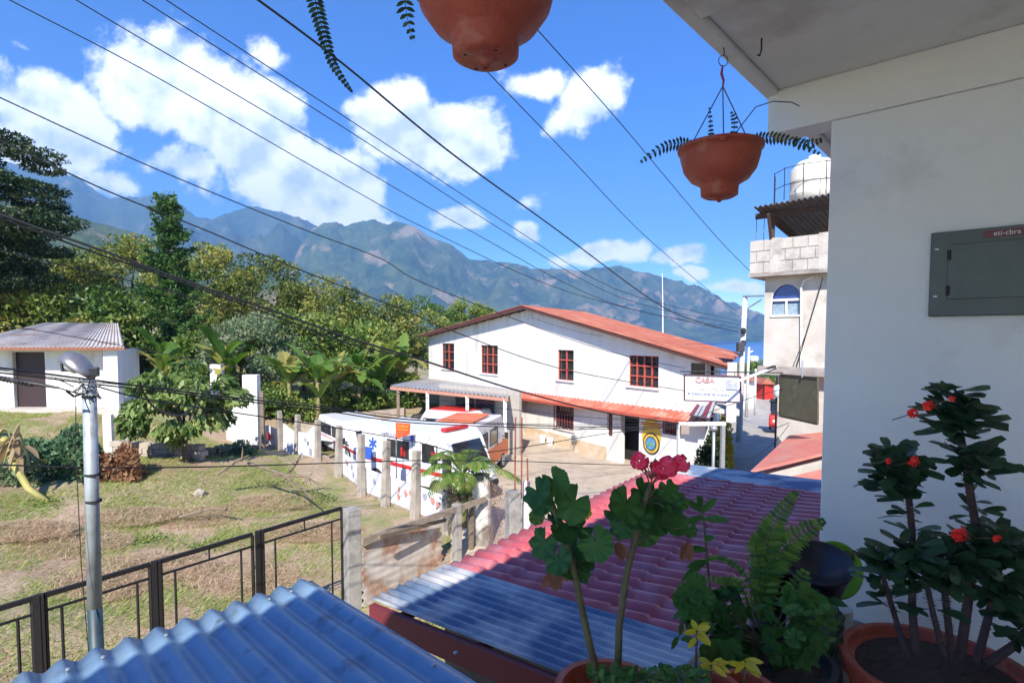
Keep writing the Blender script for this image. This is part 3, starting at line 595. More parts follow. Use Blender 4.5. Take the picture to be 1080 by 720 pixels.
# white gate columns
def gate_wall():
    p = P(262, 472, 24.5); t = thing('gate_wall', 'whitewashed gate wall with a tall white column left of the banners', 'wall', p)
    w = 15 * 24.5 / F; topz = P(266, 395, 24.5).z; m = MB(); c = P(266, 440, 24.5); m.box((c.x, c.y, (p.z - .3 + topz) / 2), (w, .45, topz - p.z + .3), .1); m.build('column', M_white, t, bevel=.02)
    a = P(257, 440, 24.7); b_ = P(238, 440, 25.6); m = MB(); zt_ = P(257, 417, 24.7).z; zt2 = P(238, 424, 25.6).z
    m.prism([(a.x, a.y, p.z - .3), (b_.x, b_.y, p.z - .3), (b_.x, b_.y, zt2), (a.x, a.y, zt_)], (0, .15, 0)); m.build('wall', M_white, t)
    m = MB(); m.box(P(277, 440, 24.4) + Vector((.0, 0, -.1)), (.14, .14, P(277, 412, 24.4).z - P(277, 472, 24.4).z)); m.build('post', M_wood, t)
gate_wall()
p = P(230.5, 445, 29); m = MB(); zt_ = P(230, 384, 29).z; m.box((p.x, p.y, (p.z - .5 + zt_) / 2), (.55, .4, zt_ - p.z + .5)); m.build('brick_pillar', M_white, None, (p.x, p.y, p.z), bevel=.02, tagd=('short pale pillar behind the mango tree, left of the tall white column', 'pillar'))

# row of concrete posts with wire mesh wall base and banners
post_px = [(296, 433, 475, 25.4), (313, 437, 486, 23.2), (335, 443, 494, 21.4), (356, 449, 504, 19.6), (381, 458, 520, 17.6), (406, 465, 532, 16.4), (437, 475, 548, 15.3), (472, 483, 562, 14.2)]
words = ['first, farthest concrete fence post, right of the red emblem banner', 'second farthest concrete fence post, between the white banners', 'third farthest concrete fence post, left of the white canopy', 'fence post in front of the low white car, before its red mark',
         'fence post at the rear corner of the near ambulance', 'fence post right of the blue star and blue square', 'fence post between the two near ambulance side windows', 'nearest fence post, in front of the ambulance cab']
proto = None; posts = []
for i, (px, y0, y1, D) in enumerate(post_px):
    a = P(px, y1, D); zt_ = P(px, y0, D).z; z0 = min(a.z, gz1(a.x, a.y)) - .25
    if proto is None:
        m = MB(); m.add([(-.09, -.09, 0), (.09, -.09, 0), (.09, .09, 0), (-.09, .09, 0), (-.075, -.075, 1), (.075, -.075, 1), (.075, .075, 1), (-.075, .075, 1)], [(3, 2, 1, 0), (4, 5, 6, 7), (0, 1, 5, 4), (1, 2, 6, 5), (2, 3, 7, 6), (3, 0, 4, 7)]); proto = o = m.build('fence_post', mat('old_post', (.42, .37, .31), .92, 0, (.28, .24, .20), 5, .5, 30, (.16, .13, .10), 3), bevel=.01)
    else: o = proto.copy(); COL.objects.link(o)
    o.location = (a.x, a.y, z0); o.scale = (1.15, 1.15, zt_ - z0); o.rotation_euler = (random.uniform(-.03, .03), random.uniform(-.04, .04), .9 + random.uniform(-.1, .1)); tag(o, words[i], 'fence post', 'concrete posts between lot and vehicles'); posts.append(Vector((a.x, a.y, z0)))
m = MB()
for i in range(len(posts) - 1):
    a, b_ = posts[i], posts[i + 1]; off = Vector((.14, .1, 0)); za = gz1(a.x, a.y); zb = gz1(b_.x, b_.y)
    m.prism([a + off, b_ + off, Vector((b_.x, b_.y, zb + .22)) + off, Vector((a.x, a.y, za + .22)) + off], (.12, .1, 0))
m.build('low_wall', mat('dirt_wall', (.40, .31, .22), .95, 0, (.27, .2, .14), 4, .6), None, posts[3], tagd=('low earthen wall base running along the fence posts', 'low wall'))
def plate(corners, m_, name, parent, th=.02):
    c = [Vector(q) for q in corners]; n = (c[1] - c[0]).cross(c[3] - c[0]).normalized(); m = MB(); m.prism(c, n * th); return m.build(name, m_, parent)
def disc(c, nrm, r, m_, name, parent, seg=28, th=.012, r0=0, sx=1.0):
    n = Vector(nrm).normalized(); u = Vector((0, 0, 1)) - n * n.z; u.normalize(); w = n.cross(u); m = MB(); c = Vector(c)
    m.prism([c + (w * math.cos(2 * math.pi * k / seg) * sx + u * math.sin(2 * math.pi * k / seg)) * r for k in range(seg)], n * th); return m.build(name, m_, parent)
def star_life(c, nrm, r, m_, parent):
    n = Vector(nrm).normalized(); u = Vector((0, 0, 1)); w = n.cross(u).normalized(); m = MB()
    for k in range(3):
        q = math.pi / 3 * k + math.pi / 2; d = w * math.cos(q) + u * math.sin(q); e = n.cross(d); m.prism([c - d * r - e * r * .18, c + d * r - e * r * .18, c + d * r + e * r * .18, c - d * r + e * r * .18], n * (.008 + k * .002))
    return m.build('star_emblem', m_, parent)
def banner(pts, D0, D1, label, red=None, marks=()):
    a, b_, c, d = pts; q = [P(*a, D0), P(*b_, D1), P(*c, D1), P(*d, D0)]; t = thing('banner', label, 'banner', (q[0] + q[1]) / 2, 'banners hung on the fence')
    plate(q, mat('banner_cloth', (.72, .72, .74), .8, 0, (.62, .62, .65), 3), 'cloth', t, .015); n = (q[1] - q[0]).cross(q[3] - q[0]).normalized()
    n = n if n.y < 0 else -n
    if red: disc(P(red[0], red[1], (D0 + D1) / 2 - .25), n, red[2] * D0 / F, M_red, 'emblem', t)
    for (x, y, w, h, mm) in marks:
        c0 = P(x, y, (D0 + D1) / 2 - .28); X = (q[1] - q[0]).normalized(); m = MB(); m.box(c0, (w * D0 / F, .01, h * D0 / F), ax=(X, n, Vector((0, 0, 1)))); m.build('marking', mm, t)
M_greyb = mat('grey_print', (.35, .36, .46), .8)
banner([(279, 473), (292, 476), (292, 452), (279, 447)], 27, 26, 'small white banner with a round red emblem beside the white column', (283.5, 460, 4.5), [(284, 469, 5, 3, M_greyb)])
banner([(299, 483), (312, 487), (312, 456), (299, 446)], 25, 24, 'white banner with grey figures between the two farthest posts', None, [(309, 468, 4, 8, M_greyb), (304, 475, 3, 8, M_greyb)])
banner([(315, 489), (333, 496), (333, 458), (315, 455)], 23, 22, 'white banner with grey lettering left of the canopy', None, [(319, 482, 4, 9, M_greyb), (327, 476, 5, 7, M_greyb), (322, 464, 4, 4, M_greyb)])
def canopy():
    q = [P(318, 462, 24.5), P(356, 466, 22.5), P(362, 454, 25.5), P(330, 449, 28)]; c = sum(q, Vector()) / 4 + Vector((0, 0, .25)); t = thing('white_canopy', 'sagging white tarp canopy behind the fence posts', 'canopy', Vector((c.x, c.y, gz1(c.x, c.y))))
    m = MB(); m.add(q + [c], [(0, 1, 4), (1, 2, 4), (2, 3, 4), (3, 0, 4)]); m.build('tarp', mat('tarp', (.62, .62, .64), .8, 0, (.5, .5, .52), 2), t)
    for v in q: MB().tube([(v.x, v.y, gz1(v.x, v.y)), v], .025, 6).build('leg', M_steel, t)
canopy()
# tan wall behind
def facing_wall(a, b_, zb, D0, D1, m_, name, label, cat='wall', th=.2):
    q0 = P(*a, D0); q1 = P(*b_, D1); m = MB(); m.prism([(q0.x, q0.y, zb), (q1.x, q1.y, zb), q1, q0], (.05, th, 0)); return m.build(name, m_, None, ((q0.x + q1.x) / 2, (q0.y + q1.y) / 2, zb), tagd=(label, cat))
facing_wall((330, 440), (426, 430), -.3, 33, 27, mat('tan_wall', (.46, .36, .28), .9, 0, (.36, .28, .21), 1.5, .3, 20, (.25, .2, .16), 1.3), 'block_wall', 'low tan block wall between the shrubs and the parked vehicles')

# ------------------------------------------------------------ vehicles
def van(name, label, cat, pf, pr, W_, H_, zg, cab=.22, style='van', stripe=M_red, lower=None, roofm=None, group=None, windows=((.30, .50), (.62, .80)), star=None, far=1):
    """pf, pr : ground points of the front and rear corner of the side that faces us."""
    pf = Vector((pf.x, pf.y, 0)); pr = Vector((pr.x, pr.y, 0)); X = (pf - pr).normalized(); L_ = (pf - pr).length; Y = Vector((X.y, -X.x, 0))
    if Y.dot(-pf) < 0: Y = -Y           # Y points toward us
    t = thing(name, label, cat, (pr + pf) / 2 - Y * W_ / 2 + Vector((0, 0, zg)), group)
    def q(x, y, z): return pr + X * (x * L_) - Y * y + Vector((0, 0, zg + z))
    c = cab
    if style == 'van': prof = [(0, .38), (1, .38), (1.0, H_ * .40), (1 - c * .30, H_ * .50), (1 - c * .75, H_ * .86), (1 - c * 1.05, H_ * .97), (.03, H_), (0, H_ * .96)]
    elif style == 'box': prof = [(0, .38), (1, .38), (1.0, H_ * .38), (1 - c * .45, H_ * .46), (1 - c * .9, H_ * .78), (1 - c, H_ * .80), (1 - c * 1.05, H_), (.0, H_)]
    else: prof = [(0, .30), (1, .30), (1, H_ * .50), (1 - .22, H_ * .58), (1 - .36, H_), (.12, H_), (0.02, H_ * .6)]
    m = MB(); m.prism([q(x, 0, z) for x, z in prof], -Y * W_); body = m.build('body', M_paint, t, bevel=.06, bseg=3)
    m = MB(); z0, z1 = H_ * .56, H_ * .80
    for i, (a, b_) in enumerate(windows):
        w = MB(); w.prism([q(a, -.012, z0), q(b_, -.012, z0), q(b_ - (.03 if i == len(windows) - 1 else 0), -.012, z1), q(a, -.012, z1)], -Y * .02); wo = w.build('window', M_glass, t)
        w = MB(); 
        for (s, e) in (((a - .006, z0 - .01), (b_ + .006, z0 - .01)), ((a - .006, z1 + .01), (b_ + .006, z1 + .01)), ((a, z0 - .02), (a, z1 + .02)), ((b_, z0 - .02), (b_, z1 + .02))): w.beam(q(s[0], -.008, s[1]), q(e[0], -.008, e[1]), .02, .035)
        fo = w.build('window_frame', M_black, wo)
    w = MB(); w.prism([q(1 - c * .36, W_ * .1, H_ * .54), q(1 - c * .36, W_ * .9, H_ * .54), q(1 - c * .74, W_ * .86, H_ * .82), q(1 - c * .74, W_ * .14, H_ * .82)], X * .06 + Vector((0, 0, .05))); w.build('windscreen', M_glass, t)
    if stripe:
        w = MB(); w.prism([q(0.02, -.010, H_ * .44), q(.98, -.010, H_ * .36), q(.98, -.010, H_ * .42), q(.02, -.010, H_ * .50)], -Y * .012); w.build('stripe', stripe, t)
    if lower:
        w = MB(); w.prism([q(0.01, -.016, .5), q(.99, -.016, .5), q(.99, -.016, H_ * .5), q(.01, -.016, H_ * .5)], -Y * .012); w.build('side_band', lower, t)
        w = MB(); w.prism([q(-.006, .05, .5), q(-.006, W_ - .05, .5), q(-.006, W_ - .05, H_ * .5), q(-.006, .05, H_ * .5)], X * .02); w.build('rear_band', lower, t)
    if roofm: w = MB(); w.box(q(.40, W_ / 2, H_ + .03), (L_ * .45, W_ * .7, .05), math.atan2(X.y, X.x)); w.build('roof_panel', roofm, t, bevel=.02)
    for fx in (.17, .80):
        for sy in (0.08, W_ - .08):
            w = MB(); r = .36; w.lathe(q(fx, sy, r), [(0, -.11), (r * .7, -.11), (r, -.07), (r, .07), (r * .7, .11), (0, .11)], 24, (X, Vector((0, 0, 1)), Y)); wo = w.build('wheel', M_black, t, smooth=False)
            w = MB(); w.lathe(q(fx, sy, r), [(0, .125), (r * .55, .125), (r * .6, .10)], 18, (X, Vector((0, 0, 1)), Y)); w.build('rim', M_steel, wo)
    for sy in (.16, W_ - .16):
        w = MB(); w.box(q(1.003, sy, H_ * .34), (.06, .24, .16), math.atan2(X.y, X.x)); w.build('headlight', mat('lamp_lens', (.7, .7, .68), .1), t)
    w = MB()
    for a in (.27, .56, .64, .82): w.beam(q(a, -.004, .42), q(a, -.004, H_ * .88 if a < .8 else H_ * .5), .012, .016)
    w.build('door_seams', mat('seam_grey', (.12, .12, .12), .8), t)
    for a in (.60, .80): w = MB(); w.beam(q(a, -.03, H_ * .52), q(a + .03, -.03, H_ * .52), .03, .03); w.build('door_handle', M_black, t)
    w = MB(); w.box(q(.80, -.16, H_ * .60), (.06, .14, .24), math.atan2(X.y, X.x)); w.beam(q(.80, 0, H_ * .58), q(.80, -.14, H_ * .58), .03, .03); w.build('mirror', M_black, t)
    w = MB(); w.box(q(1.01, W_ / 2, .42), (.14, W_ * .96, .16), math.atan2(X.y, X.x)); w.build('bumper', M_black, t, bevel=.02)
    if star: 
        for (fx, z, r, mm) in star: star_life(q(fx, -.016, z), Y, r, mm, t)
    return t, q, Y, X, H_
def gpt(px, D): r = ray(px, 480); return Vector((r.x / r.y * D, D, 0))
pf = gpt(484, 16.5); pr = gpt(381, 19.0)
t, q, Y, X, H_ = van('ambulance', 'white ambulance behind the fence posts with blue star, red stripes and side windows', 'ambulance', pf, pr, 1.85, 2.12, gz1(pf.x, pf.y), cab=.17, windows=((.30, .52), (.66, .80)), star=((.14, 1.50, .20, M_blue), (.56, 1.86, .10, M_blue)))
w = MB(); w.prism([q(.04, -.018, .95), q(.13, -.018, .95), q(.13, -.018, 1.35), q(.04, -.018, 1.35)], -Y * .012); w.build('blue_square', M_blue, t)
for a in (.445, .75): w = MB(); w.prism([q(a, -.03, 1.24), q(a + .045, -.03, 1.24), q(a + .045, -.03, 1.52), q(a, -.03, 1.52)], -Y * .012); w.build('red_mark', M_red, t)
w = MB(); w.box(q(.78, .92, 2.14), (.22, 1.1, .11), math.atan2(X.y, X.x)); w.build('light_bar', M_red, t, bevel=.03)
text_mesh('lettering', 'AMBULANCIA', .17, mat('grey_letter', (.35, .33, .38), .6), q(.36, -.03, 1.88), X, (0, 0, 1), t) if X.x > 0 else None
pf = gpt(377, 20.6); pr = gpt(333, 25)
van('parked_car', 'low white car with one side window behind the fence, left of the ambulance', 'car', pf, pr, 1.7, 1.55, gz1(pf.x, pf.y), style='car', windows=((.18, .42), (.46, .66)))
pf = gpt(536, 23.2); pr = gpt(500, 18.6)
van('ambulance', 'orange and white ambulance parked behind the palm, beside the white house', 'ambulance', pf, pr, 1.9, 2.25, gz1(pr.x, pr.y), stripe=None, lower=M_orange, roofm=M_orange, windows=((.08, .34), (.42, .62)))
pf = gpt(420, 26); pr = gpt(505, 24.0)
van('pickup_truck', 'red-roofed white pickup parked by the lean-to behind the ambulances', 'truck', pf, pr, 1.9, 1.9, gz1(pr.x, pr.y), style='car', stripe=M_red, roofm=M_red, windows=((.2, .42), (.46, .66)))
# orange banner on a stick above the ambulance
q0 = P(417.5, 445.5, 17.2); q1 = P(432.5, 446.5, 17.0); q2 = P(432, 458, 17.0); q3 = P(417, 463, 17.2); t = thing('orange_sign', 'orange-red sign with yellow lettering standing above the ambulance roof', 'sign', (q3.x, q3.y, gz1(q3.x, q3.y)))
plate([q0, q1, q2, q3], mat('sign_orange', (.72, .10, .03), .6, 0, (.66, .09, .03), 3), 'panel', t); MB().tube([(q3.x, q3.y + .05, gz1(q3.x, q3.y)), q0 + Vector((0, .05, 0))], .02, 6).build('pole', M_steel, t)
n = Vector((0, -1, 0)); text_mesh('lettering', 'BOMBEROS', .075, M_yellow, (q0 + q1) / 2 + Vector((0, -.04, -.10)), (q1 - q0), (0, 0, 1), t); text_mesh('lettering', 'VOLUNTARIOS', .055, M_yellow, (q0 + q1) / 2 + Vector((0, -.04, -.20)), (q1 - q0), (0, 0, 1), t)

# ------------------------------------------------------------ big white house
FA = P(640, 486, 24.9); FW = Vector((-.555, .832, 0)); FN = Vector((-.832, -.555, 0))
def FP(px, py, off=0): return PP(px, py, FA + FN * off, FN)
BK = Vector((.38, .925, 0)).normalized()
def big_house():
    t = thing('white_house', 'large two-storey white house with a rusty red gable roof and barred windows', 'house', (FA.x, FA.y, FA.z))
    L0 = FP(452, 354); Pk = FP(560, 325); R0 = FP(745, 378); zb = -1.6
    DEP = 10.5
    def base(p): return Vector((p.x, p.y, zb))
    # wall with openings: build as strips around rectangles
    def tcoord(p): return (Vector((p.x, p.y, 0)) - Vector((FA.x, FA.y, 0))).dot(FW)
    def at(tt, z, off=0): return Vector((FA.x, FA.y, 0)) + FW * tt + FN * off + Vector((0, 0, z))
    tL, tP, tR = tcoord(L0), tcoord(Pk), tcoord(R0)
    def ztop(tt): return np.interp(-tt, [-tL, -tP, -tR], [L0.z, Pk.z, R0.z]) - .04
    wins = [((466, 362), (479, 389)), ((507, 364), (525, 394)), ((588, 369), (605, 401)), ((663, 375), (694.5, 408)), ((585, 427), (605, 452)), ((640, 434), (646, 460)), ((526, 419), (538, 447)), ((655, 437), (674, 478)), ((700, 441), (718, 458))]
    ops = []
    for (a, b_) in wins:
        p = FP((a[0] + b_[0]) / 2, a[1]); r = FP((a[0] + b_[0]) / 2, b_[1]); t0 = tcoord(FP(a[0], (a[1] + b_[1]) / 2)); t1 = tcoord(FP(b_[0], (a[1] + b_[1]) / 2)); ops.append([max(t0, t1), min(t0, t1), r.z, p.z])
    ops[7][2] = FA.z - .1; cuts = sorted({tL, tR, tP} | {o[0] for o in ops} | {o[1] for o in ops}, reverse=True); m = MB()
    for a, b_ in zip(cuts[:-1], cuts[1:]):
        mid = (a + b_) / 2; hs_ = sorted([(o[2], o[3]) for o in ops if o[0] > mid > o[1]]); z = zb
        for (lo, hi) in hs_ + [(None, None)]:
            if lo is None: m.prism([at(a, z), at(b_, z), at(b_, ztop(b_)), at(a, ztop(a))], -FN * .22)
            else: m.prism([at(a, z), at(b_, z), at(b_, lo), at(a, lo)], -FN * .22); z = hi
    for p in (L0, R0):  # end walls
        b0 = base(p); m.prism([b0 - FN * .22, b0 - FN * .22 + BK * DEP, Vector((p.x, p.y, p.z - .1)) + BK * DEP - FN * .22, Vector((p.x, p.y, p.z - .1)) - FN * .22], FW * (.2 if p is R0 else -.2))
    m.prism([base(L0) + BK * DEP, base(R0) + BK * DEP, R0 + BK * DEP, Pk + BK * DEP, L0 + BK * DEP], BK * .2)
    m.build('wall', M_white, t)
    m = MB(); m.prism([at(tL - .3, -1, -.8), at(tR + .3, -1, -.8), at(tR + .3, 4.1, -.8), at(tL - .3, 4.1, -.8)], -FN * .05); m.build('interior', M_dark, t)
    # windows
    MF = mat('red_window_frame', (.50, .10, .07), .6, 0, (.40, .08, .06), 9); MB_ = mat('maroon_bars', (.22, .05, .05), .6)
    grid = [(2, 3), (3, 3), (2, 3), (4, 3)]
    for i, o in enumerate(ops[:7] + ops[8:]):
        if i in (5, 6): 
            m = MB(); m.prism([at(o[0], o[2], -.12), at(o[1], o[2], -.12), at(o[1], o[3], -.12), at(o[0], o[3], -.12)], -FN * .04); m.build('door', mat('brown_door', (.10, .035, .03), .6), t); continue
        m = MB(); m.prism([at(o[0], o[2], -.14), at(o[1], o[2], -.14), at(o[1], o[3], -.14), at(o[0], o[3], -.14)], -FN * .02); w = m.build('window', M_glass, t)
        m = MB(); g = grid[i] if i < 4 else (7, 3); th = .055 if i < 4 else .03; off = -.09 if i < 4 else .04
        for k in range(g[0] + 1): tt = o[0] + (o[1] - o[0]) * k / g[0]; m.beam(at(tt, o[2], off), at(tt, o[3], off), th, th, up=FN)
        for k in range(g[1] + 1): zz = o[2] + (o[3] - o[2]) * k / g[1]; m.beam(at(o[0], zz, off), at(o[1], zz, off), th, th * .9, up=FN)
        m.build('window_bars' if i >= 4 else 'frame', MF if i < 4 else MB_, w)
        m = MB(); m.beam(at(o[0] + .08, o[2] - .04, .03), at(o[1] - .08, o[2] - .04, .03), .1, .06); m.build('sill', M_white, w)
    # roof: two corrugated slopes
    def slope(a, b_, name, m_, rows=3):
        V = []; n = 70; a = Vector(a); b_ = Vector(b_); s0 = FN * .55 - FW * 0
        for j, off in enumerate((FN * .55, BK * (DEP + .4))):
            pass
        mesh = MB(); nc = 60; VV = []
        for j in range(nc * 4 + 1):
            f = j / (nc * 4); o_ = FN * (.55 * (1 - f)) + BK * ((DEP + .4) * f)
            zz = .03 * math.cos(j * math.pi / 2) 
            for k in range(6): q_ = a.lerp(b_, k / 5) + o_; q_.z += .06 + zz + (.10 * f); VV.append(q_)
        mesh.add(VV, [(j * 6 + k, j * 6 + k + 1, (j + 1) * 6 + k + 1, (j + 1) * 6 + k) for j in range(nc * 4) for k in range(5)])
        o = mesh.build(name, m_, t); s = o.modifiers.new('s', 'SOLIDIFY'); s.thickness = .03; return o
    tRe = tR - 1.25; Re = at(tRe, R0.z - (Pk.z - R0.z) * 1.25 / (tP - tR)); Le = at(tL + .45, L0.z - (Pk.z - L0.z) * .45 / (tL - tP))
    M_rust = mat('rusty_red_roof', (.40, .12, .075), .7, 0, (.30, .085, .055), 1.5, 0, None, (.46, .24, .16), .9)
    slope(Pk + Vector((0, 0, .05)), Re, 'roof', M_rust); slope(Pk + Vector((0, 0, .05)), Le, 'roof', M_rust)
    m = MB(); m.beam(Le + FN * .53 + Vector((0, 0, -.03)), Pk + FN * .53 + Vector((0, 0, 0)), .05, .17); m.beam(Re + FN * .53 + Vector((0, 0, -.03)), Pk + FN * .53 + Vector((0, 0, 0)), .05, .10); m.build('rake_board', mat('dark_rake', (.09, .035, .03), .8), t)
    m = MB(); 
    for k in range(13): tt = tL - .5 - k * .9; m.beam(at(tt, ztop(tt) + .0, -.1), at(tt, ztop(tt) + .0, .5), .07, .09)
    m.build('rafter_ends', mat('rafter_wood', (.12, .06, .04), .9), t)
    # red canopy strip over ground floor
    a0 = FP(541, 414); a1 = FP(752, 441); ta, tb = tcoord(a0), tcoord(a1)
    m = MB(); V = []; n = 180
    for j in range(n + 1):
        f = j / n; tt = ta + (tb - ta) * f; z = a0.z + (a1.z - a0.z) * f + .03 * math.sin(j * 1.57); V += [at(tt, z + .12, 0.01), at(tt, z - .14, .62)]
    m.add(V, [(2 * j, 2 * j + 1, 2 * j + 3, 2 * j + 2) for j in range(n)]); o = m.build('canopy_strip', mat('red_canopy', (.58, .12, .07), .65, 0, (.46, .10, .06), 2, dirt=(.5, .28, .2), dscale=1.4), t); o.modifiers.new('s', 'SOLIDIFY').thickness = .025
    m = MB(); m.beam(at(ta, a0.z - .17, .6), at(tb, a1.z - .17, .6), .04, .12); m.build('canopy_edge', mat('red_edge', (.50, .10, .06), .7), t)
    # painted skirt (cream base)
    m = MB(); m.prism([at(ta - 1, zb, .012), at(tcoord(FP(640, 470)), zb, .012), at(tcoord(FP(640, 470)), FA.z + .62, .012), at(ta - 1, FA.z + .75, .012)], -FN * .02); m.build('plinth', mat('cream_base', (.60, .47, .32), .9, 0, (.50, .38, .26), 1.5, .2, 20, (.66, .62, .55), 1.2), t)
    # emblem and yellow panel with lettering
    c = FP(687, 469, .02); s = 22 / F
    m = MB(); a, b_ = FP(675, 445, .012), FP(699, 456, .012); ce = FP(687, 462, .014); r = .62
    m.prism([ce + (FW * -math.cos(2 * math.pi * k / 24) * .50 + Vector((0, 0, 1)) * math.sin(2 * math.pi * k / 24) * .74) + Vector((0, 0, .10)) for k in range(24)], FN * .012); m.build('yellow_panel', M_yellow, t)
    cc = FP(687, 467.5, .03); disc(cc, FN, .44, mat('navy', (.02, .03, .06), .6), 'emblem_ring', t); disc(cc + FN * .013, FN, .38, M_yellow, 'emblem_band', t); disc(cc + FN * .027, FN, .29, mat('navy', (.02, .03, .06), .6), 'emblem_ring', t); disc(cc + FN * .04, FN, .25, mat('lake_print', (.10, .30, .55), .6), 'emblem_picture', t)
    m = MB(); c2 = cc + FN * .056; u = Vector((0, 0, 1)); m.prism([c2 - FW * .22 - u * .08, c2 - FW * -.22 - u * .08, c2 - FW * -.1 + u * .06, c2, c2 - FW * .1 + u * .1], FN * .008); m.build('emblem_hill', mat('green_print', (.15, .35, .2), .6), t)
    text_mesh('lettering', 'ASOCIACION', .20, M_orange, FP(688, 448, .04), -FW, (0, 0, 1), t)
    # corner porch column, recess
    cpt = at(tR - 1.0, 0, -.1); m = MB(); m.box((cpt.x, cpt.y, 3.25), (.24, .24, 2.1), .6); m.build('porch_column', M_white, t, bevel=.01)
    m = MB(); p0 = at(tR, 0, -.1); m.prism([at(tR, 2.6, -.2), at(tR - 1.25, 2.6, -.2), at(tR - 1.25, 2.6, -.2) + BK * 3, at(tR, 2.6, -.2) + BK * 3], (0, 0, -.15)); m.build('porch_floor', M_white, t)
    m = MB(); e0 = at(tR - .02, 3.1, -.9); m.prism([Vector((R0.x, R0.y, 2.7)) + BK * .5 - FW * .03, Vector((R0.x, R0.y, 2.7)) + BK * 1.6 - FW * .03, Vector((R0.x, R0.y, 4.3)) + BK * 1.6 - FW * .03, Vector((R0.x, R0.y, 4.3)) + BK * .5 - FW * .03], -FW * .04); m.build('side_door', M_dark, t)
    m = MB(); p = FP(736, 396, .02); m.box(p, (.6, .03, .9), ax=(FW, FN, Vector((0, 0, 1)))); m.build('side_window', M_glass, t)
    # meters
    return t
house = big_house()
# electricity meter on the wall, buckets
p = FP(606, 462, .12); t = thing('wall_meter', 'round electricity meter with a conduit on the cream base of the house', 'meter', p)
disc(p, FN, .17, M_steel, 'meter', t, th=.08); MB().tube([p - Vector((0, 0, .15)), FP(604, 481, .1)], .02, 6).build('conduit', M_steel, t); MB().tube([FP(640, 447, .08), FP(606, 452, .08), p], .012, 6).build('conduit', M_steel, t)
for px, lb in [(572, 'white bucket at the foot of the house wall, left of the pair'), (580, 'white bucket at the foot of the house wall, right of the pair')]:
    p = FP(px, 478, .35); z = gz1(p.x, p.y) + .05; m = MB(); m.lathe((p.x, p.y, z), [(0, .02), (.13, 0), (.17, .34), (.18, .34), (.175, .36), (.15, .36), (.12, .03), (0, .03)], 20); m.build('bucket', M_paint, None, (p.x, p.y, z), tagd=(lb, 'bucket', 'buckets by the wall'))

# lean-to
def lean_to():
    A = P(412, 407, 27.5); B = P(536, 419, 23.5); C_ = FP(541, 411, .05); D_ = FP(449, 399, .05); t = thing('lean_to', 'open lean-to shed with a grey sheet roof against the left part of the white house', 'shed', (A.x, A.y, gz1(A.x, A.y)))
    V = []; n = 120
    for j in range(n + 1): f = j / n; a = A.lerp(B, f); b_ = D_.lerp(C_, f); k = .04 * math.sin(j * 1.57); V += [a + Vector((0, 0, k)), b_ + Vector((0, 0, k))]
    m = MB(); m.add(V, [(2 * j, 2 * j + 1, 2 * j + 3, 2 * j + 2) for j in range(n)]); o = m.build('roof', mat('leanto_sheet', (.46, .48, .50), .45, .3, (.36, .36, .37), 1.2, dirt=(.45, .25, .17), dscale=.9), t); o.modifiers.new('s', 'SOLIDIFY').thickness = .02
    m = MB(); m.beam(A - Vector((0, 0, .1)), B - Vector((0, 0, .1)), .07, .14); m.build('beam', mat('pink_beam', (.50, .24, .17), .85), t)
    for px in (421, 455, 497, 533):
        f = (px - 412) / 124; a = A.lerp(B, f); MB().box((a.x, a.y + .05, (a.z + gz1(a.x, a.y)) / 2 - .1), (.14, .14, a.z - gz1(a.x, a.y))).build('post', M_white if px > 430 else M_wood, t)
    m = MB(); a, b_ = A.lerp(B, .45) + Vector((.6, 1.4, 0)), A.lerp(B, .78) + Vector((.6, 1.4, 0)); 
    for i, (f0, f1) in enumerate([(0, .46), (.54, 1)]): 
        p, q_ = a.lerp(b_, f0), a.lerp(b_, f1); m.prism([(p.x, p.y, 1.3), (q_.x, q_.y, 1.3), (q_.x, q_.y, 2.35), (p.x, p.y, 2.35)], (0, .05, 0))
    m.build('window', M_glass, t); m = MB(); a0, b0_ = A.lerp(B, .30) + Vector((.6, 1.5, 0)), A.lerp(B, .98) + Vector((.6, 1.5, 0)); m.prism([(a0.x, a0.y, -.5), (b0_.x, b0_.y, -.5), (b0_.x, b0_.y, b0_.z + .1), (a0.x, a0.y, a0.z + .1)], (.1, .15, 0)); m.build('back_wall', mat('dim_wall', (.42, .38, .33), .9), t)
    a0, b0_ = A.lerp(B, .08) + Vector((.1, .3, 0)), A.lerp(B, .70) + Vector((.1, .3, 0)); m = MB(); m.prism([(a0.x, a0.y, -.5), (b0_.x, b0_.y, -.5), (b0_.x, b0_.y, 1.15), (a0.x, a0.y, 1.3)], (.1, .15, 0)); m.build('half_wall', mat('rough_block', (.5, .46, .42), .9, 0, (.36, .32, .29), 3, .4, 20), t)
lean_to()

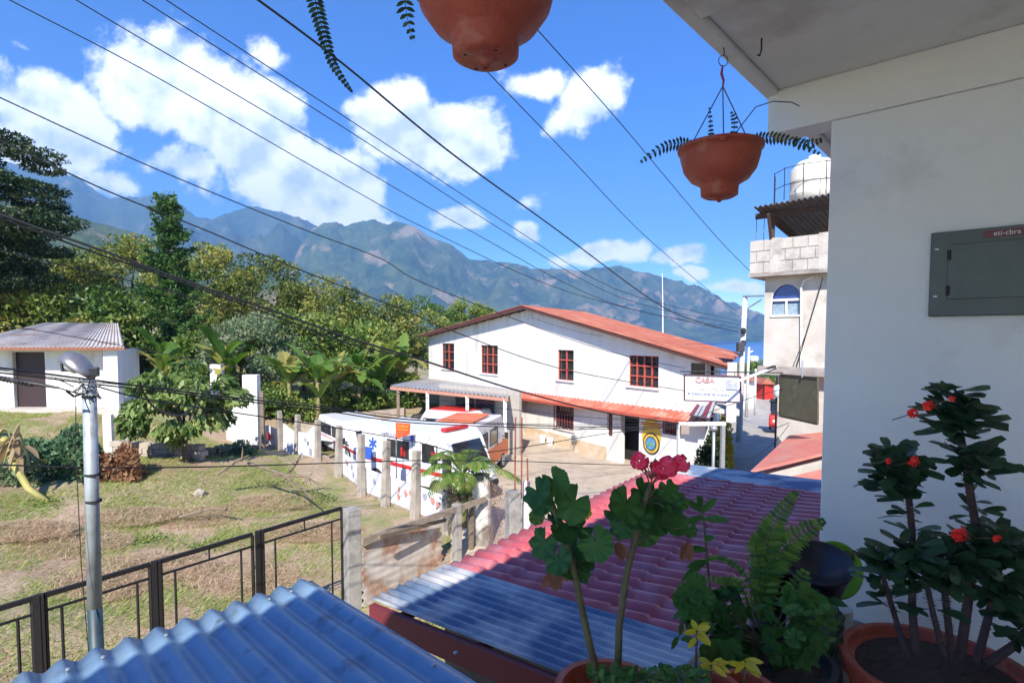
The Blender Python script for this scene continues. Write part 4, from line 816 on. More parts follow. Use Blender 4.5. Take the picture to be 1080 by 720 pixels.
# ------------------------------------------------------------ rebar column, stump, white posts
def rebar_col():
    D = 12.0; a = P(541, 570, D); b_ = P(541, 517, D); t = thing('rebar_column', 'unfinished concrete column with three rusty rebar rods rising from it', 'column', (a.x, a.y, a.z - .5))
    m = MB(); m.box((a.x, a.y, (a.z - .6 + b_.z) / 2), (.27, .27, b_.z - a.z + .6), .4); m.build('column', M_conc, t, bevel=.02)
    for px, top in ((543, 440), (550, 440), (557, 483)): MB().tube([P(px, 525, D + .05), P(px + random.uniform(-1, 1), top, D + .05)], .02, 6).build('rod', mat('rebar', (.28, .09, .06), .8), t)
rebar_col()
p = P(555, 545, 12.4); m = MB(); m.box((p.x, p.y, p.z), (.15, .15, 1.6), .3); m.build('white_post', M_white, None, p, bevel=.01, tagd=('short white post right of the rebar column', 'post'))
def stump():
    D = 13.6; a = P(509, 562, D); t = thing('whitewashed_stump', 'whitewashed broad stump pillar with peeling grey paint right of the palm', 'pillar', a)
    m = MB(); pts = [P(509, 575, D), P(508, 540, D), P(507, 500, D)]; m.tube(pts, [.27, .24, .21], 12); m.build('stump', mat('peeling_white', (.62, .60, .56), .9, 0, (.30, .26, .23), 2.5, .4, 20, (.22, .18, .15), 4, lo=.45, hi=.58), t, smooth=True)
stump()
t = thing('brush_clump', 'tangled leafy brush around the foot of the palm', 'bush', P(495, 540, 13.8)); C_ = np.array(P(494, 520, 13.8))[None] + rng.normal(size=(900, 3)) * np.array([.28, .2, .32]); LV, LQ, lv = leaves(C_, .11, .5); arr_mesh('foliage', LV, LQ, leafmat('bougainvillea', [(.10, .05, .06), (.08, .12, .03), (.16, .17, .05), (.30, .20, .16)]), t, var=lv)

# scrap sheet fence with beam
def sheet_fence():
    A = P(378, 600, 10.7); t = thing('scrap_fence', 'patched fence of rusty corrugated sheet with a wooden top rail', 'fence', A)
    tl, tr, br, bl = P(381, 577, 10.6), P(463, 541, 12.6), P(468, 612, 12.6), P(383, 652, 10.6); V = []; nr = 90
    for j in range(nr + 1): f = j / nr; k = Vector((-.6, -.8, 0)) * .035 * math.sin(f * 9 * 2 * math.pi); V += [tl.lerp(bl, f) + k, tr.lerp(br, f) + k]
    m = MB(); m.add(V, [(2 * j, 2 * j + 1, 2 * j + 3, 2 * j + 2) for j in range(nr)]); o = m.build('sheet', mat('rusty_sheet', (.66, .62, .57), .55, .05, (.46, .38, .32), 2, 0, None, (.36, .14, .06), 1.3, dlo=.46, dhi=.62), t); o.modifiers.new('s', 'SOLIDIFY').thickness = .01
    MB().beam(P(382, 571, 10.55), P(512, 526, 13.3), .06, .13).build('top_rail', mat('grey_wood', (.34, .28, .22), .9, 0, (.22, .17, .13), 4), t)
    MB().beam(P(400, 566, 10.5), P(470, 548, 12.5), .05, .07).build('rail', M_wood, t)
sheet_fence()
for px, y0, y1, D, lb in [(482, 531, 600, 12.6, 'pale concrete post at the right end of the scrap sheet fence'), (372, 536, 645, 10.6, 'thick rough concrete post where the iron fence ends'), (497, 525, 590, 13.2, 'thin wooden post left of the whitewashed stump')]:
    a = P(px, y1, D); b_ = P(px, y0, D); w = {482: .17, 372: .27, 497: .1}[px]; m = MB(); m.box((a.x, a.y, (a.z + b_.z) / 2 - .2), (w, w, b_.z - a.z + .4), .7); m.build('corner_post', M_conc if px != 497 else M_wood, None, a, bevel=.012, tagd=(lb, 'post', 'posts of the scrap fence'))
def mesh_fence():
    t = thing('wire_mesh', 'sagging chain-link wire mesh between the stump and the rebar column', 'wire fence', P(525, 560, 12.6)); m = MB(); a, b_, c, d = P(514, 505, 13.4), P(538, 520, 12.2), P(538, 575, 12.2), P(514, 575, 13.4)
    for k in range(-9, 14):
        for s in (0, 1):
            f0 = k / 13; f1 = f0 + .55 * (1 if s else -1) 
            def pt(f, g): return a.lerp(b_, f).lerp(d.lerp(c, f), g)
            g0, g1 = 0, 1
            pts = [(f0 + (f1 - f0) * g / 8, g / 8) for g in range(9)]; pts = [q for q in pts if 0 <= q[0] <= 1]
            if len(pts) > 1: m.tube([pt(*q) for q in pts], .0035, 3)
    m.build('mesh', mat('rust_wire', (.30, .16, .11), .8), t)
mesh_fence()

# ------------------------------------------------------------ iron fence panels
def yard_litter():
    V = []; O = []; nn = 0
    hv = []
    for k in range(46):
        x, y = scatter(1, -22, -1, 7, 23)
        if not len(x): continue
        z = gz1(x[0], y[0]); n = 160; R_ = random.uniform(.15, .45); d = rng.normal(size=(n, 3)) * np.array([R_, R_, .10]) * .7; d[:, 2] = np.abs(d[:, 2]); V.append(np.array([x[0], y[0], z + .02]) + d)
    LV, LQ, lv = leaves(np.concatenate(V), .075, .5, None, droop=-.2); struct(arr_mesh('ground_weeds', LV, LQ, ML_green, var=lv), 'stuff')
    V = []
    for (px, py, R_) in [(60, 575, 1.3), (20, 560, 1.0), (150, 600, 1.2), (200, 545, 1.2), (230, 610, 1.3), (90, 620, 1.0), (130, 545, 1.1), (330, 560, 1.0), (290, 530, 1.2)]:
        z = .3
        for _ in range(4): p = PZ(px, py, z); z = gz1(p.x, p.y)
        n = 2600; a = rng.uniform(0, 6.28, n); rr = R_ * np.sqrt(rng.random(n)); h = .20 * (1 - (rr / R_) ** 2) * rng.random(n); V.append(np.column_stack([p.x + rr * np.cos(a) * 1.3, p.y + rr * np.sin(a) * .8, z + .02 + h]))
    C = np.concatenate(V); n = len(C); LV, LQ, lv = leaves(C, .34, .035, None, droop=0, up_bias=1.5)
    LV = LV.reshape(n, 4, 3); cz = LV.mean(1, keepdims=True)[:, :, 2]; LV[:, :, 2] = cz + (LV[:, :, 2] - cz) * .3; struct(arr_mesh('cut_straw', LV.reshape(-1, 3), LQ, bpy.data.materials['straw'], var=lv), 'stuff')
    for i, (px, py, sz, lb) in enumerate([(425, 545, .28, 'largest pale rock at the foot of the fence posts'), (414, 552, .17, 'pale rock left of the largest rock by the fence posts'), (436, 552, .2, 'pale rock right of the largest rock by the fence posts'), (210, 500, .2, 'grey rock beside the mossy kerb'), (405, 470 + 85, .12, 'smallest pale rock by the scrap fence rail')]):
        p = P(px, py, 13.8 if px > 300 else 17); z = gz1(p.x, p.y); m = MB(); K = 10; pr = []
        m.lathe((p.x, p.y, z + sz * .3), [(0, -sz * .6), (sz * .8, -sz * .4), (sz, 0), (sz * .75, sz * .4), (sz * .3, sz * .6), (0, sz * .62)], 9); m.v = [(a + random.uniform(-.18, .18) * sz, b + random.uniform(-.18, .18) * sz, c + random.uniform(-.12, .12) * sz) for a, b, c in m.v]; m.build('rock', MATS['pale_stone'], None, (p.x, p.y, z), tagd=(lb, 'rock', 'rocks in the yard'))
yard_litter()
# painted panels between the nearer posts
for i, lb in ((3, 'low painted panel under the low white car'), (4, 'low painted panel under the rear of the ambulance'), (5, 'low white painted panel with faded blue marks under the ambulance windows'), (6, 'nearest low painted panel, under the ambulance cab')):
    a, b_ = posts[i], posts[i + 1]; za, zb = gz1(a.x, a.y), gz1(b_.x, b_.y); of = Vector((.16, .12, 0)); q = [Vector((a.x, a.y, za + .1)) + of, Vector((b_.x, b_.y, zb + .1)) + of, Vector((b_.x, b_.y, zb + .85)) + of, Vector((a.x, a.y, za + .85)) + of]; t = thing('painted_panel', lb, 'panel', (q[0] + q[1]) / 2, 'painted panels between posts')
    plate(q, mat('panel_white', (.70, .70, .73), .8, 0, (.60, .61, .66), 2.5, dirt=(.42, .38, .34), dscale=2), 'panel', t, .03); X = (q[1] - q[0]); nn = Vector((X.y, -X.x, 0)).normalized(); nn = nn if nn.dot(Vector((-1, -1, 0))) > 0 else -nn
    for k in range(4):
        f = random.uniform(.12, .88); c = q[0].lerp(q[1], f) + Vector((0, 0, random.uniform(.2, .55))) + nn * .04; m = MB(); pts = [c + X.normalized() * math.cos(w) * random.uniform(.05, .12) + Vector((0, 0, 1)) * math.sin(w) * random.uniform(.06, .14) for w in [j * math.pi / 4 for j in range(8)]]; m.prism(pts, nn * .004); m.build('paint_mark', random.choice([M_greyb, mat('faded_blue', (.22, .30, .55), .8), mat('faded_red', (.6, .25, .2), .8)]), t)

def iron_fence():
    def top(px, dz=0):
        f = px / 362; D = 1 / (1 / 6.7 + (1 / 10.6 - 1 / 6.7) * f); y = 641 + (535 - 641) * f; return P(px, y, D) + Vector((0, 0, dz))
    panels = [(-95, 34, 'first black iron fence panel, cut by the left edge'), (47, 158, 'black iron fence panel crossed by the lamp pole'), (169, 266, 'black iron fence panel between the two black double posts'), (277, 360, 'black iron fence panel ending at the thick concrete post')]
    for (x0, x1, lb) in panels:
        a, b_ = top(x0), top(x1); t = thing('iron_fence_panel', lb, 'fence panel', (a.x, a.y, gz1(a.x, a.y)), 'black iron fence panels')
        r = MB(); r.beam(a, b_, .05, .06); r.build('top_rail', M_iron, t)
        r = MB(); r.beam(a + Vector((0, 0, -.20)), b_ + Vector((0, 0, -.20)), .025, .03); r.build('rail', M_iron, t)
        za, zb = gz1(a.x, a.y) + .12, gz1(b_.x, b_.y) + .12
        r = MB(); r.beam((a.x, a.y, za), (b_.x, b_.y, zb), .03, .04); r.build('rail', M_iron, t)
        for f in (.0, .14, .5, .86, 1.0):
            p = a.lerp(b_, f); zz = za + (zb - za) * f; tp = p.z - .02 if f in (0, 1.0) else p.z - .2
            if f == .5: r = MB(); r.beam((p.x, p.y, p.z - .2), (p.x, p.y, p.z), .02, .02); r.build('short_bar', M_iron, t); continue
            r = MB(); r.beam((p.x, p.y, zz), (p.x, p.y, tp), .04, .04) if f in (0, 1.0) else r.beam((p.x, p.y, zz), (p.x, p.y, tp), .025, .025); r.build('upright', M_iron, t)
    for px, lb in [(38, 'black iron double post nearest the left edge'), (162, 'black iron double post just right of the lamp pole'), (271.5, 'black iron double post behind the blue roof edge')]:
        a = top(px, .03); b2 = top(px + 4.5, .03); z = gz1(a.x, a.y) - .1; t = thing('iron_post', lb, 'fence post', (a.x, a.y, z), 'black iron fence posts')
        for p in (a, b2): m = MB(); m.box((p.x, p.y, (p.z + z) / 2), (.07, .07, p.z - z), .65); m.build('upright', M_iron, t)
iron_fence()

# ------------------------------------------------------------ street lamp at left
def street_lamp():
    D = 5.5; base = P(104, 700, D); top = P(94, 402, D); zb = .3
    t = thing('street_lamp', 'grey steel street lamp pole with a hooded silver lamp among tangled cables', 'street lamp', (base.x, base.y, zb))
    dirv = (top - base).normalized(); b0 = base - dirv * (base.z - zb)
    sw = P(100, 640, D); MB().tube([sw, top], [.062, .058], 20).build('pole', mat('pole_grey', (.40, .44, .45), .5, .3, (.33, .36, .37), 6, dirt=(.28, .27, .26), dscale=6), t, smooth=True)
    MB().tube([b0, sw], [.066, .0625], 20).build('pole_base', mat('pole_dark', (.03, .06, .08), .5, 0, (.02, .035, .045), 6), t, smooth=True)  # lower length of the pole, in a darker blue-grey
    MB().tube([top, top + Vector((0, 0, .015))], .062, 20).build('cap', M_steel, t)
    # hood
    c = P(83, 386, D); ax = (P(68, 372, D) - P(100, 392, D)).normalized(); Z = Vector((.15, .25, 1)); Z = (Z - ax * Z.dot(ax)).normalized(); Yv = Z.cross(ax); m = MB(); K = 16; V = []
    for j in range(11):
        u = -1 + 2 * j / 10; rr = math.sqrt(max(0.02, 1 - u * u)) ** .8
        for k in range(K + 1): q = math.pi * k / K; V.append(c + ax * u * .19 + Yv * math.cos(q) * rr * .13 + Z * math.sin(q) * rr * (.14 + .04 * u) - Z * .04)
    m.add(V, [(j * (K + 1) + k, j * (K + 1) + k + 1, (j + 1) * (K + 1) + k + 1, (j + 1) * (K + 1) + k) for j in range(10) for k in range(K)]); o = m.build('hood', mat('lamp_hood', (.30, .29, .30), .30, .6, (.20, .18, .18), 8), t, smooth=True); o.modifiers.new('s', 'SOLIDIFY').thickness = .006
    m = MB(); m.lathe(c - Z * .035 + ax * .04, [(0, -.05), (.05, -.045), (.075, -.015), (.08, 0), (0, 0)], 20, (ax, Yv, Z)); m.build('lens', mat('lens_clear', (.55, .56, .56), .15, spec=.8), t, smooth=True)
    m = MB(); a = P(98, 392, D); m.box(a, (.10, .09, .09), .5); m.tube([a, top + Vector((.01, 0, .0))], .03, 8); m.build('socket', mat('black_plastic', (.03, .03, .035), .5), t, bevel=.01)
    for y in (418, 528, 500): p = P(94.5 + (y - 402) * .034, y, D); m = MB(); m.lathe(p, [(.064, -.012), (.069, -.01), (.069, .01), (.064, .012)], 20); m.build('clamp', M_black, t)
    m = MB()
    for k in range(9):
        pts = [P(80 + random.uniform(-4, 30), 404 + random.uniform(-6, 22), D - .07 - random.uniform(0, .08)) for _ in range(4)]; m.tube(pts, .004, 5)
    m.tube([P(78, 408, D - .08), P(66, 402, D - .1), P(58, 399, D - .15)], .006, 5); m.tube([P(86, 415, D - .08), P(78, 418, D - .05), P(70, 412, D - .1)], .012, 6)
    m.build('loose_wires', M_cable, t)
street_lamp()

# ------------------------------------------------------------ cables
def cable(pts, D0, D1, r, label, col=M_cable, loc=None):
    x0, x1 = pts[0][0], pts[-1][0]; V = []
    dense = []
    for i in range(len(pts) - 1):
        for k in range(6): f = k / 6; dense.append((i + f))
    dense.append(len(pts) - 1)
    def cr(i, f, c):
        g = lambda j: pts[max(0, min(len(pts) - 1, j))][c]; a, b, c_, d = g(i - 1), g(i), g(i + 1), g(i + 2)
        return .5 * (2 * b + (c_ - a) * f + (2 * a - 5 * b + 4 * c_ - d) * f * f + (3 * b - a - 3 * c_ + d) * f ** 3)
    for s in dense:
        i = min(int(s), len(pts) - 2); f = s - i; x = cr(i, f, 0); y = cr(i, f, 1); t = (x - x0) / (x1 - x0); V.append(P(x, y, 1 / (1 / D0 + (1 / D1 - 1 / D0) * t)))
    m = MB(); m.tube(V, r, 6); return m.build('power_cable', col, None, V[0], True, tagd=(label, 'cable', 'overhead cables'))
cb = [([(-60, -40), (10, 0), (150, 73), (360, 193), (447, 240), (600, 308), (778, 350)], 9, 27.8, .010, 'thin straight wire starting top left, lowest of the four high parallel wires'),
 ([(0, -52), (80, 0), (360, 165), (490, 240), (640, 318), (778, 346)], 9, 27.8, .010, 'second of the four high parallel wires counting from the lower left'),
 ([(70, -55), (150, 0), (360, 133), (525, 240), (650, 312), (778, 342)], 9, 27.8, .010, 'third of the four high parallel wires counting from the lower left'),
 ([(95, -55), (175, 0), (360, 121), (541, 240), (650, 305), (778, 338)], 9, 27.8, .010, 'topmost of the four high parallel wires crossing the big cloud'),
 ([(200, -50), (272, 0), (360, 66), (470, 157), (584, 240), (690, 318), (740, 340), (778, 350)], 7, 27.8, .017, 'thick black cable crossing below the top terracotta pot'),
 ([(440, 0), (513, 75), (600, 165), (671, 240), (740, 300), (779, 330)], 9, 27.9, .010, 'thin wire emerging beneath the top terracotta pot'),
 ([(520, -20), (568, 33), (650, 125), (747, 240), (795, 290)], 8, 17.6, .009, 'thin wire running down to the right to the block parapet'),
 ([(-40, 84), (0, 103), (150, 172), (310, 238), (400, 272), (450, 300), (620, 364), (722, 388)], 8, 20, .010, 'taut wire from the left edge passing over the mountains to the house'),
 ([(-40, 130), (0, 148), (110, 200), (210, 240), (300, 278), (400, 317), (440, 333), (480, 350), (589, 388), (722, 412)], 8, 19.5, .012, 'wire from the left edge crossing the treeline and the house windows'),
 ([(-40, 208), (0, 226), (110, 265), (220, 305), (300, 332), (367, 356), (440, 378), (540, 410), (635, 434), (716, 447)], 8, 17, .022, 'heaviest black cable sagging across the trees and the house canopy'),
 ([(-40, 214), (0, 230), (110, 270), (147, 282), (220, 308), (300, 337), (367, 362), (420, 374)], 8, 14.2, .016, 'black cable running close under the heaviest one'),
 ([(-40, 250), (0, 264), (140, 297), (220, 319), (290, 338), (368, 361)], 8, 12.5, .009, 'thin wire under the heavy cables over the yellow trees'),
 ([(-30, 340), (37, 348), (147, 368), (220, 382), (317, 400), (387, 410), (525, 430), (700, 447)], 9, 17, .008, 'thin wire crossing the small house roof and bananas'),
 ([(-60, 383), (0, 388), (101, 401), (220, 416), (342, 430), (440, 443), (620, 450), (716, 449)], 5.1, 17, .012, 'upper cable of the horizontal bundle at the lamp pole'),
 ([(-60, 390), (0, 393), (101, 405), (220, 418.5), (342, 433), (440, 446), (620, 452), (716, 451)], 5.15, 17, .010, 'lower cable of the horizontal bundle at the lamp pole'),
 ([(-60, 386), (0, 390.5), (101, 403), (220, 413), (342, 428), (440, 440), (560, 447), (716, 447)], 5.3, 17.1, .006, 'thin wire twisted into the bundle at the lamp pole'),
 ([(-60, 489), (0, 490), (104, 493), (220, 492), (355, 488), (434, 485.5), (540, 486), (620, 489), (735, 492)], 5.3, 17.4, .009, 'nearly level wire at the height of the ambulance windows'),
 ([(101, 407), (150, 420), (220, 431), (342, 449), (440, 466), (492, 478), (560, 470), (640, 457), (716, 449)], 5.4, 17, .008, 'wire dropping from the lamp pole past the ambulance windows'),
 ([(147, 402), (152, 415), (165, 431), (190, 438), (205, 428), (214, 414)], 6.2, 8.4, .012, 'grey slack loop of cable hanging over the mango tree'),
 ([(560, 335), (620, 352), (700, 362), (778, 362)], 24, 27.8, .008, 'faint wire along the shaded upper part of the house wall'),
 ([(640, 440), (690, 441), (760, 430), (779, 425)], 19, 27.5, .010, 'wire from the pipe frame towards the utility pole'),
 ([(722, 446), (745, 436), (790, 420), (855, 402)], 17, 15.5, .010, 'pale wire slanting up from the pipe frame to the dark sign'),
 ([(765, 480), (790, 483), (815, 468), (832, 448)], 17, 15.8, .008, 'slack wire hanging over the shaded street')]
for a in cb: cable(*a)
# spliced tensioner at left edge
m = MB(); V = [P(-12 + i * .9, 396.5 + i * .17 + 2.4 * math.sin(i * 1.5), 5.1 + .02 * math.cos(i * 1.5)) for i in range(52)]; m.tube(V, .009, 6); m.tube([P(-12, 397, 5.1), P(34, 404, 5.1), P(62, 409, 5.15)], [.024, .02, .01], 8); m.tube([P(62, 409, 5.15), P(86, 416, 5.42)], .006, 6)
m.build('cable_grip', M_cable, None, P(0, 398, 5.1), tagd=('black spiral cable grip at the left edge beside the lamp', 'cable grip'))
m = MB(); m.tube([P(80, 410, 5.4), P(80, 480, 5.4), P(86, 600, 5.35), P(95, 705, 5.3)], .004, 5); m.build('hanging_wire', M_cable, None, P(80, 410, 5.4), tagd=('thin wire hanging straight down left of the lamp pole', 'wire'))

# ------------------------------------------------------------ right side of the street
def util_pole():
    D = 28; b_ = P(779, 472, D); t = thing('utility_pole', 'tall white concrete utility pole with a cross arm beside the lake view', 'utility pole', b_)
    MB().tube([b_ - Vector((0, 0, .4)), P(782, 390, D), P(786, 312, D)], [.16, .14, .11], 14).build('pole', mat('pole_white', (.62, .62, .60), .8, 0, (.5, .5, .48), 4), t, smooth=True)
    MB().beam(P(784, 312.5, D), P(806, 312, D - 1), .08, .08).build('cross_arm', M_steel, t); MB().beam(P(787, 326, D), P(803, 316, D - .8), .05, .05).build('brace', M_steel, t)
    for y in (349, 362): m = MB(); c = P(784, y, D - .2); m.lathe(c, [(0, -.16), (.1, -.14), (.13, 0), (.1, .14), (0, .16)], 10); m.build('insulator', M_black, t)
    m = MB(); m.box(P(781, 366, D - .3), (.35, .25, .45), .2); m.build('transformer_box', mat('box_dark', (.06, .06, .07), .6), t, bevel=.03)
util_pole()
def lamp2():
    D = 36; b_ = P(787, 440, D); t = thing('street_lamp', 'slender white street lamp with a small head in front of the lake', 'street lamp', b_)
    MB().tube([b_, P(790, 366, D)], [.10, .07], 10).build('pole', MATS['pole_white'], t, smooth=True); MB().tube([P(790, 372, D), P(794, 370, D)], .04, 6).build('arm', M_steel, t); m = MB(); m.box(P(795, 378, D), (.5, .4, .35)); m.build('lamp_head', mat('lamp_glass', (.6, .65, .68), .3), t, bevel=.08)
lamp2()
m = MB(); m.tube([P(796, 438, 40), P(797, 389, 40)], .07, 8); m.build('thin_pole', MATS['pole_white'], None, P(796, 438, 40), True, tagd=('thin pale pole right of the small white street lamp', 'pole'))
m = MB(); m.tube([P(699, 356, 60), P(699, 320, 60), P(698.5, 288, 60)], [.08, .05, .03], 6); m.build('antenna_mast', M_paint, None, P(699, 356, 60), tagd=('thin white antenna mast rising behind the rusty roof', 'mast'))

def casa_sign():
    D0, D1 = 17, 16.2; a, b_, c, d = P(722, 395, D0), P(781, 397, D1), P(781, 424, D1), P(722, 422, D0); t = thing('hanging_sign', 'white hanging board reading CASA under a thin iron bar', 'sign', (a + b_) / 2)
    plate([a, b_, c, d], mat('sign_white', (.74, .75, .80), .5, 0, (.70, .71, .76), 2), 'board', t, .03); X = (b_ - a).normalized(); U = Vector((0, 0, 1)); w = (b_ - a).length; cen = (a + b_ + c + d) / 4; nn = Vector((X.y, -X.x, 0)); nn = nn if nn.y < 0 else -nn
    m = MB()
    for p, q_ in ((a, b_), (b_, c), (c, d), (d, a)): m.beam(p + nn * .01, q_ + nn * .01, .05, .035)
    m.build('frame', mat('frame_brown', (.10, .04, .06), .6), t)
    salmon = mat('salmon_letter', (.72, .32, .28), .6); pale = mat('pale_letter', (.74, .58, .60), .6); grey = mat('grey_blue_letter', (.26, .30, .42), .6)
    text_mesh('lettering', 'CASA', .22, salmon, a.lerp(b_, .38) + nn * .035 - U * .14, X, U, t, bold=.006); text_mesh('lettering', 'del LAGO', .17, pale, a.lerp(b_, .52) + nn * .035 - U * .36, X, U, t); text_mesh('lettering', 'M. PLAZA A 50 M. DE LA PLAYA', .085, grey, a.lerp(b_, .45) + nn * .035 - U * .54, X, U, t, bold=.002)
    m = MB(); q0 = a.lerp(b_, .76) + nn * .036 - U * .10; m.prism([q0, q0 + X * .32, q0 + X * .32 - U * .28, q0 - U * .28], nn * .005); m.build('grey_panel', mat('grey_square', (.42, .44, .54), .6), t)
    m = MB(); m.tube([P(717, 391.5, D0), P(826, 393, 15.9)], .02, 6); m.build('iron_bar', M_iron, t); 
    for f in (.1, .9): p = a.lerp(b_, f); MB().tube([p, p + U * .1], .008, 4).build('hook', M_iron, t)
casa_sign()
def dark_sign():
    D0, D1 = 15.9, 14.6; a, b_, c, d = P(823.5, 395, D0), P(862, 398.5, D1), P(862, 447, D1), P(822.5, 438.5, D0); t = thing('hanging_sign', 'dark olive back of a big hanging sign beside the terrace wall', 'sign', (a + b_) / 2); plate([a, b_, c, d], mat('olive_board', (.09, .085, .05), .7, 0, (.07, .065, .04), 3, dirt=(.12, .11, .08), dscale=4), 'board', t, .05)
    m = MB(); m.beam(a, d, .05, .05); m.beam(a, b_, .05, .05); m.beam(d, c, .05, .05); m.build('frame', mat('frame_dark', (.035, .03, .02), .6), t)
    MB().tube([P(846, 398, 15), P(846, 380, 15.4)], .02, 6).build('hanger', M_steel, t)
dark_sign()
def arm_lamp():
    t = thing('wall_lamp', 'long white arm lamp reaching left from under the block building over the sign', 'lamp', P(818, 387, 16.2)); MB().tube([P(818, 387, 16.2), P(770, 405, 15.6)], [.05, .035], 8).build('arm', M_paint, t, smooth=True)
    m = MB(); m.beam(P(817, 387, 16.2), P(808, 390.5, 16.1), .12, .10); m.build('bracket', M_iron, t)
arm_lamp()
def pipe_frame():
    D = 17; t = thing('pipe_frame', 'white pipe frame with two posts in front of the hedge by the house', 'frame', P(741, 500, D)); z0 = 0
    for (x0, x1) in ((718, 719), ): p = P(x0, 447, D); MB().box((p.x, p.y, p.z / 2), (.19, .15, p.z), .1).build('post', M_white, t)
    p = P(762.5, 447, D); MB().box((p.x, p.y, p.z / 2), (.11, .11, p.z), .1).build('post', M_steel, t); MB().beam(P(716, 447, D), P(765, 446.5, D), .13, .11).build('crossbar', M_paint, t, bevel=.01)
    p = P(722, 453, D - .2); MB().box(p, (.25, .15, .28)).build('meter_box', mat('meter_box', (.32, .25, .21), .7), t, bevel=.02)
pipe_frame()
D = 16.6; t = thing('capped_pipe', 'grey upright pipe with a round cap beneath the pipe frame', 'pipe', P(753, 500, D)); p = P(753, 452, D); MB().tube([(p.x, p.y, .0), p], .045, 10).build('pipe', M_steel, t, smooth=True); m = MB(); m.lathe(p, [(0, .10), (.08, .08), (.11, .02), (.09, -.05), (0, -.05)], 14); m.build('cap', M_steel, t, smooth=True)
bush(750, 496, 19.5, 36, 66, ML_dark, 'dark_hedge', 'dark green hedge tangled behind the pipe frame', 3600, .14, 'hedge')
bush(763, 470, 22.5, 22, 68, leafmat('yellow_leaf', [(.60, .50, .03), (.50, .48, .04), (.66, .56, .08)]), 'yellow_hedge', 'bright yellow bush behind the dark hedge', 2400, .12, 'hedge')
# striped small awning
m = MB(); a, b_, c, d = P(727, 437, 20.2), P(749, 441, 19.6), P(755, 424, 20.6), P(737, 423, 21.2); m.prism([a, b_, c, d], (0, 0, -.04)); t = thing('striped_awning', 'small dark awning with pale stripes at the right corner of the white house', 'awning', a); m.build('canvas', mat('awning_navy', (.06, .07, .10), .7), t)
for k in range(5):
    f = (k + .5) / 5; m = MB(); p, q_ = a.lerp(b_, f) + Vector((0, 0, .01)), d.lerp(c, f) + Vector((0, 0, .01)); m.beam(p, q_, .10, .012); m.build('stripe', mat('stripe_white', (.36, .37, .42), .7) if k % 3 else mat('stripe_maroon', (.22, .03, .06), .7), t)

def moto():
    D = 24.0; c = P(768, 486, D); z = gz1(c.x, c.y) + .08; t = thing('motorcycle', 'dark motorcycle parked in the shade by the utility pole', 'motorcycle', (c.x, c.y, z)); X = Vector((.5, .86, 0)); Yv = Vector((-.86, .5, 0)); o = Vector((c.x, c.y, z))
    for s in (-.62, .62):
        m = MB(); m.lathe(o + X * s + Vector((0, 0, .3)), [(.2, -.05), (.3, -.04), (.3, .04), (.2, .05), (.2, -.05)], 20, (X, Vector((0, 0, 1)), Yv)); w = m.build('wheel', M_black, t); m = MB(); m.lathe(o + X * s + Vector((0, 0, .3)), [(0, -.02), (.2, -.02), (.2, .02), (0, .02)], 16, (X, Vector((0, 0, 1)), Yv)); m.build('rim', M_steel, w)
    m = MB(); m.tube([o + X * -.25 + Vector((0, 0, .78)), o + X * .1 + Vector((0, 0, .86)), o + X * .38 + Vector((0, 0, .8))], [.10, .15, .10], 10); m.build('tank', mat('dark_blue_paint', (.03, .04, .12), .3), t, smooth=True)
    m = MB(); m.tube([o + X * -.75 + Vector((0, 0, .85)), o + X * -.4 + Vector((0, 0, .80)), o + X * -.1 + Vector((0, 0, .80))], [.06, .12, .11], 8); m.build('seat', M_black, t, smooth=True)
    m = MB(); m.tube([o + X * .62 + Vector((0, 0, .3)), o + X * .42 + Vector((0, 0, 1.02))], .03, 6); m.tube([o + X * .4 + Yv * -.33 + Vector((0, 0, 1.08)), o + X * .42 + Vector((0, 0, 1.0)), o + X * .4 + Yv * .33 + Vector((0, 0, 1.08))], .02, 6); m.build('handlebar', M_steel, t)
    m = MB(); m.box(o + Vector((0, 0, .42)), (.42, .28, .38), .9); m.build('engine', M_iron, t, bevel=.04); m = MB(); m.lathe(o + X * .52 + Vector((0, 0, .88)), [(0, -.06), (.09, -.04), (.1, .05), (0, .07)], 12, (Yv, Vector((0, 0, 1)), X)); m.build('headlight', mat('lamp_lens', (.7, .7, .68), .1), t)
moto()
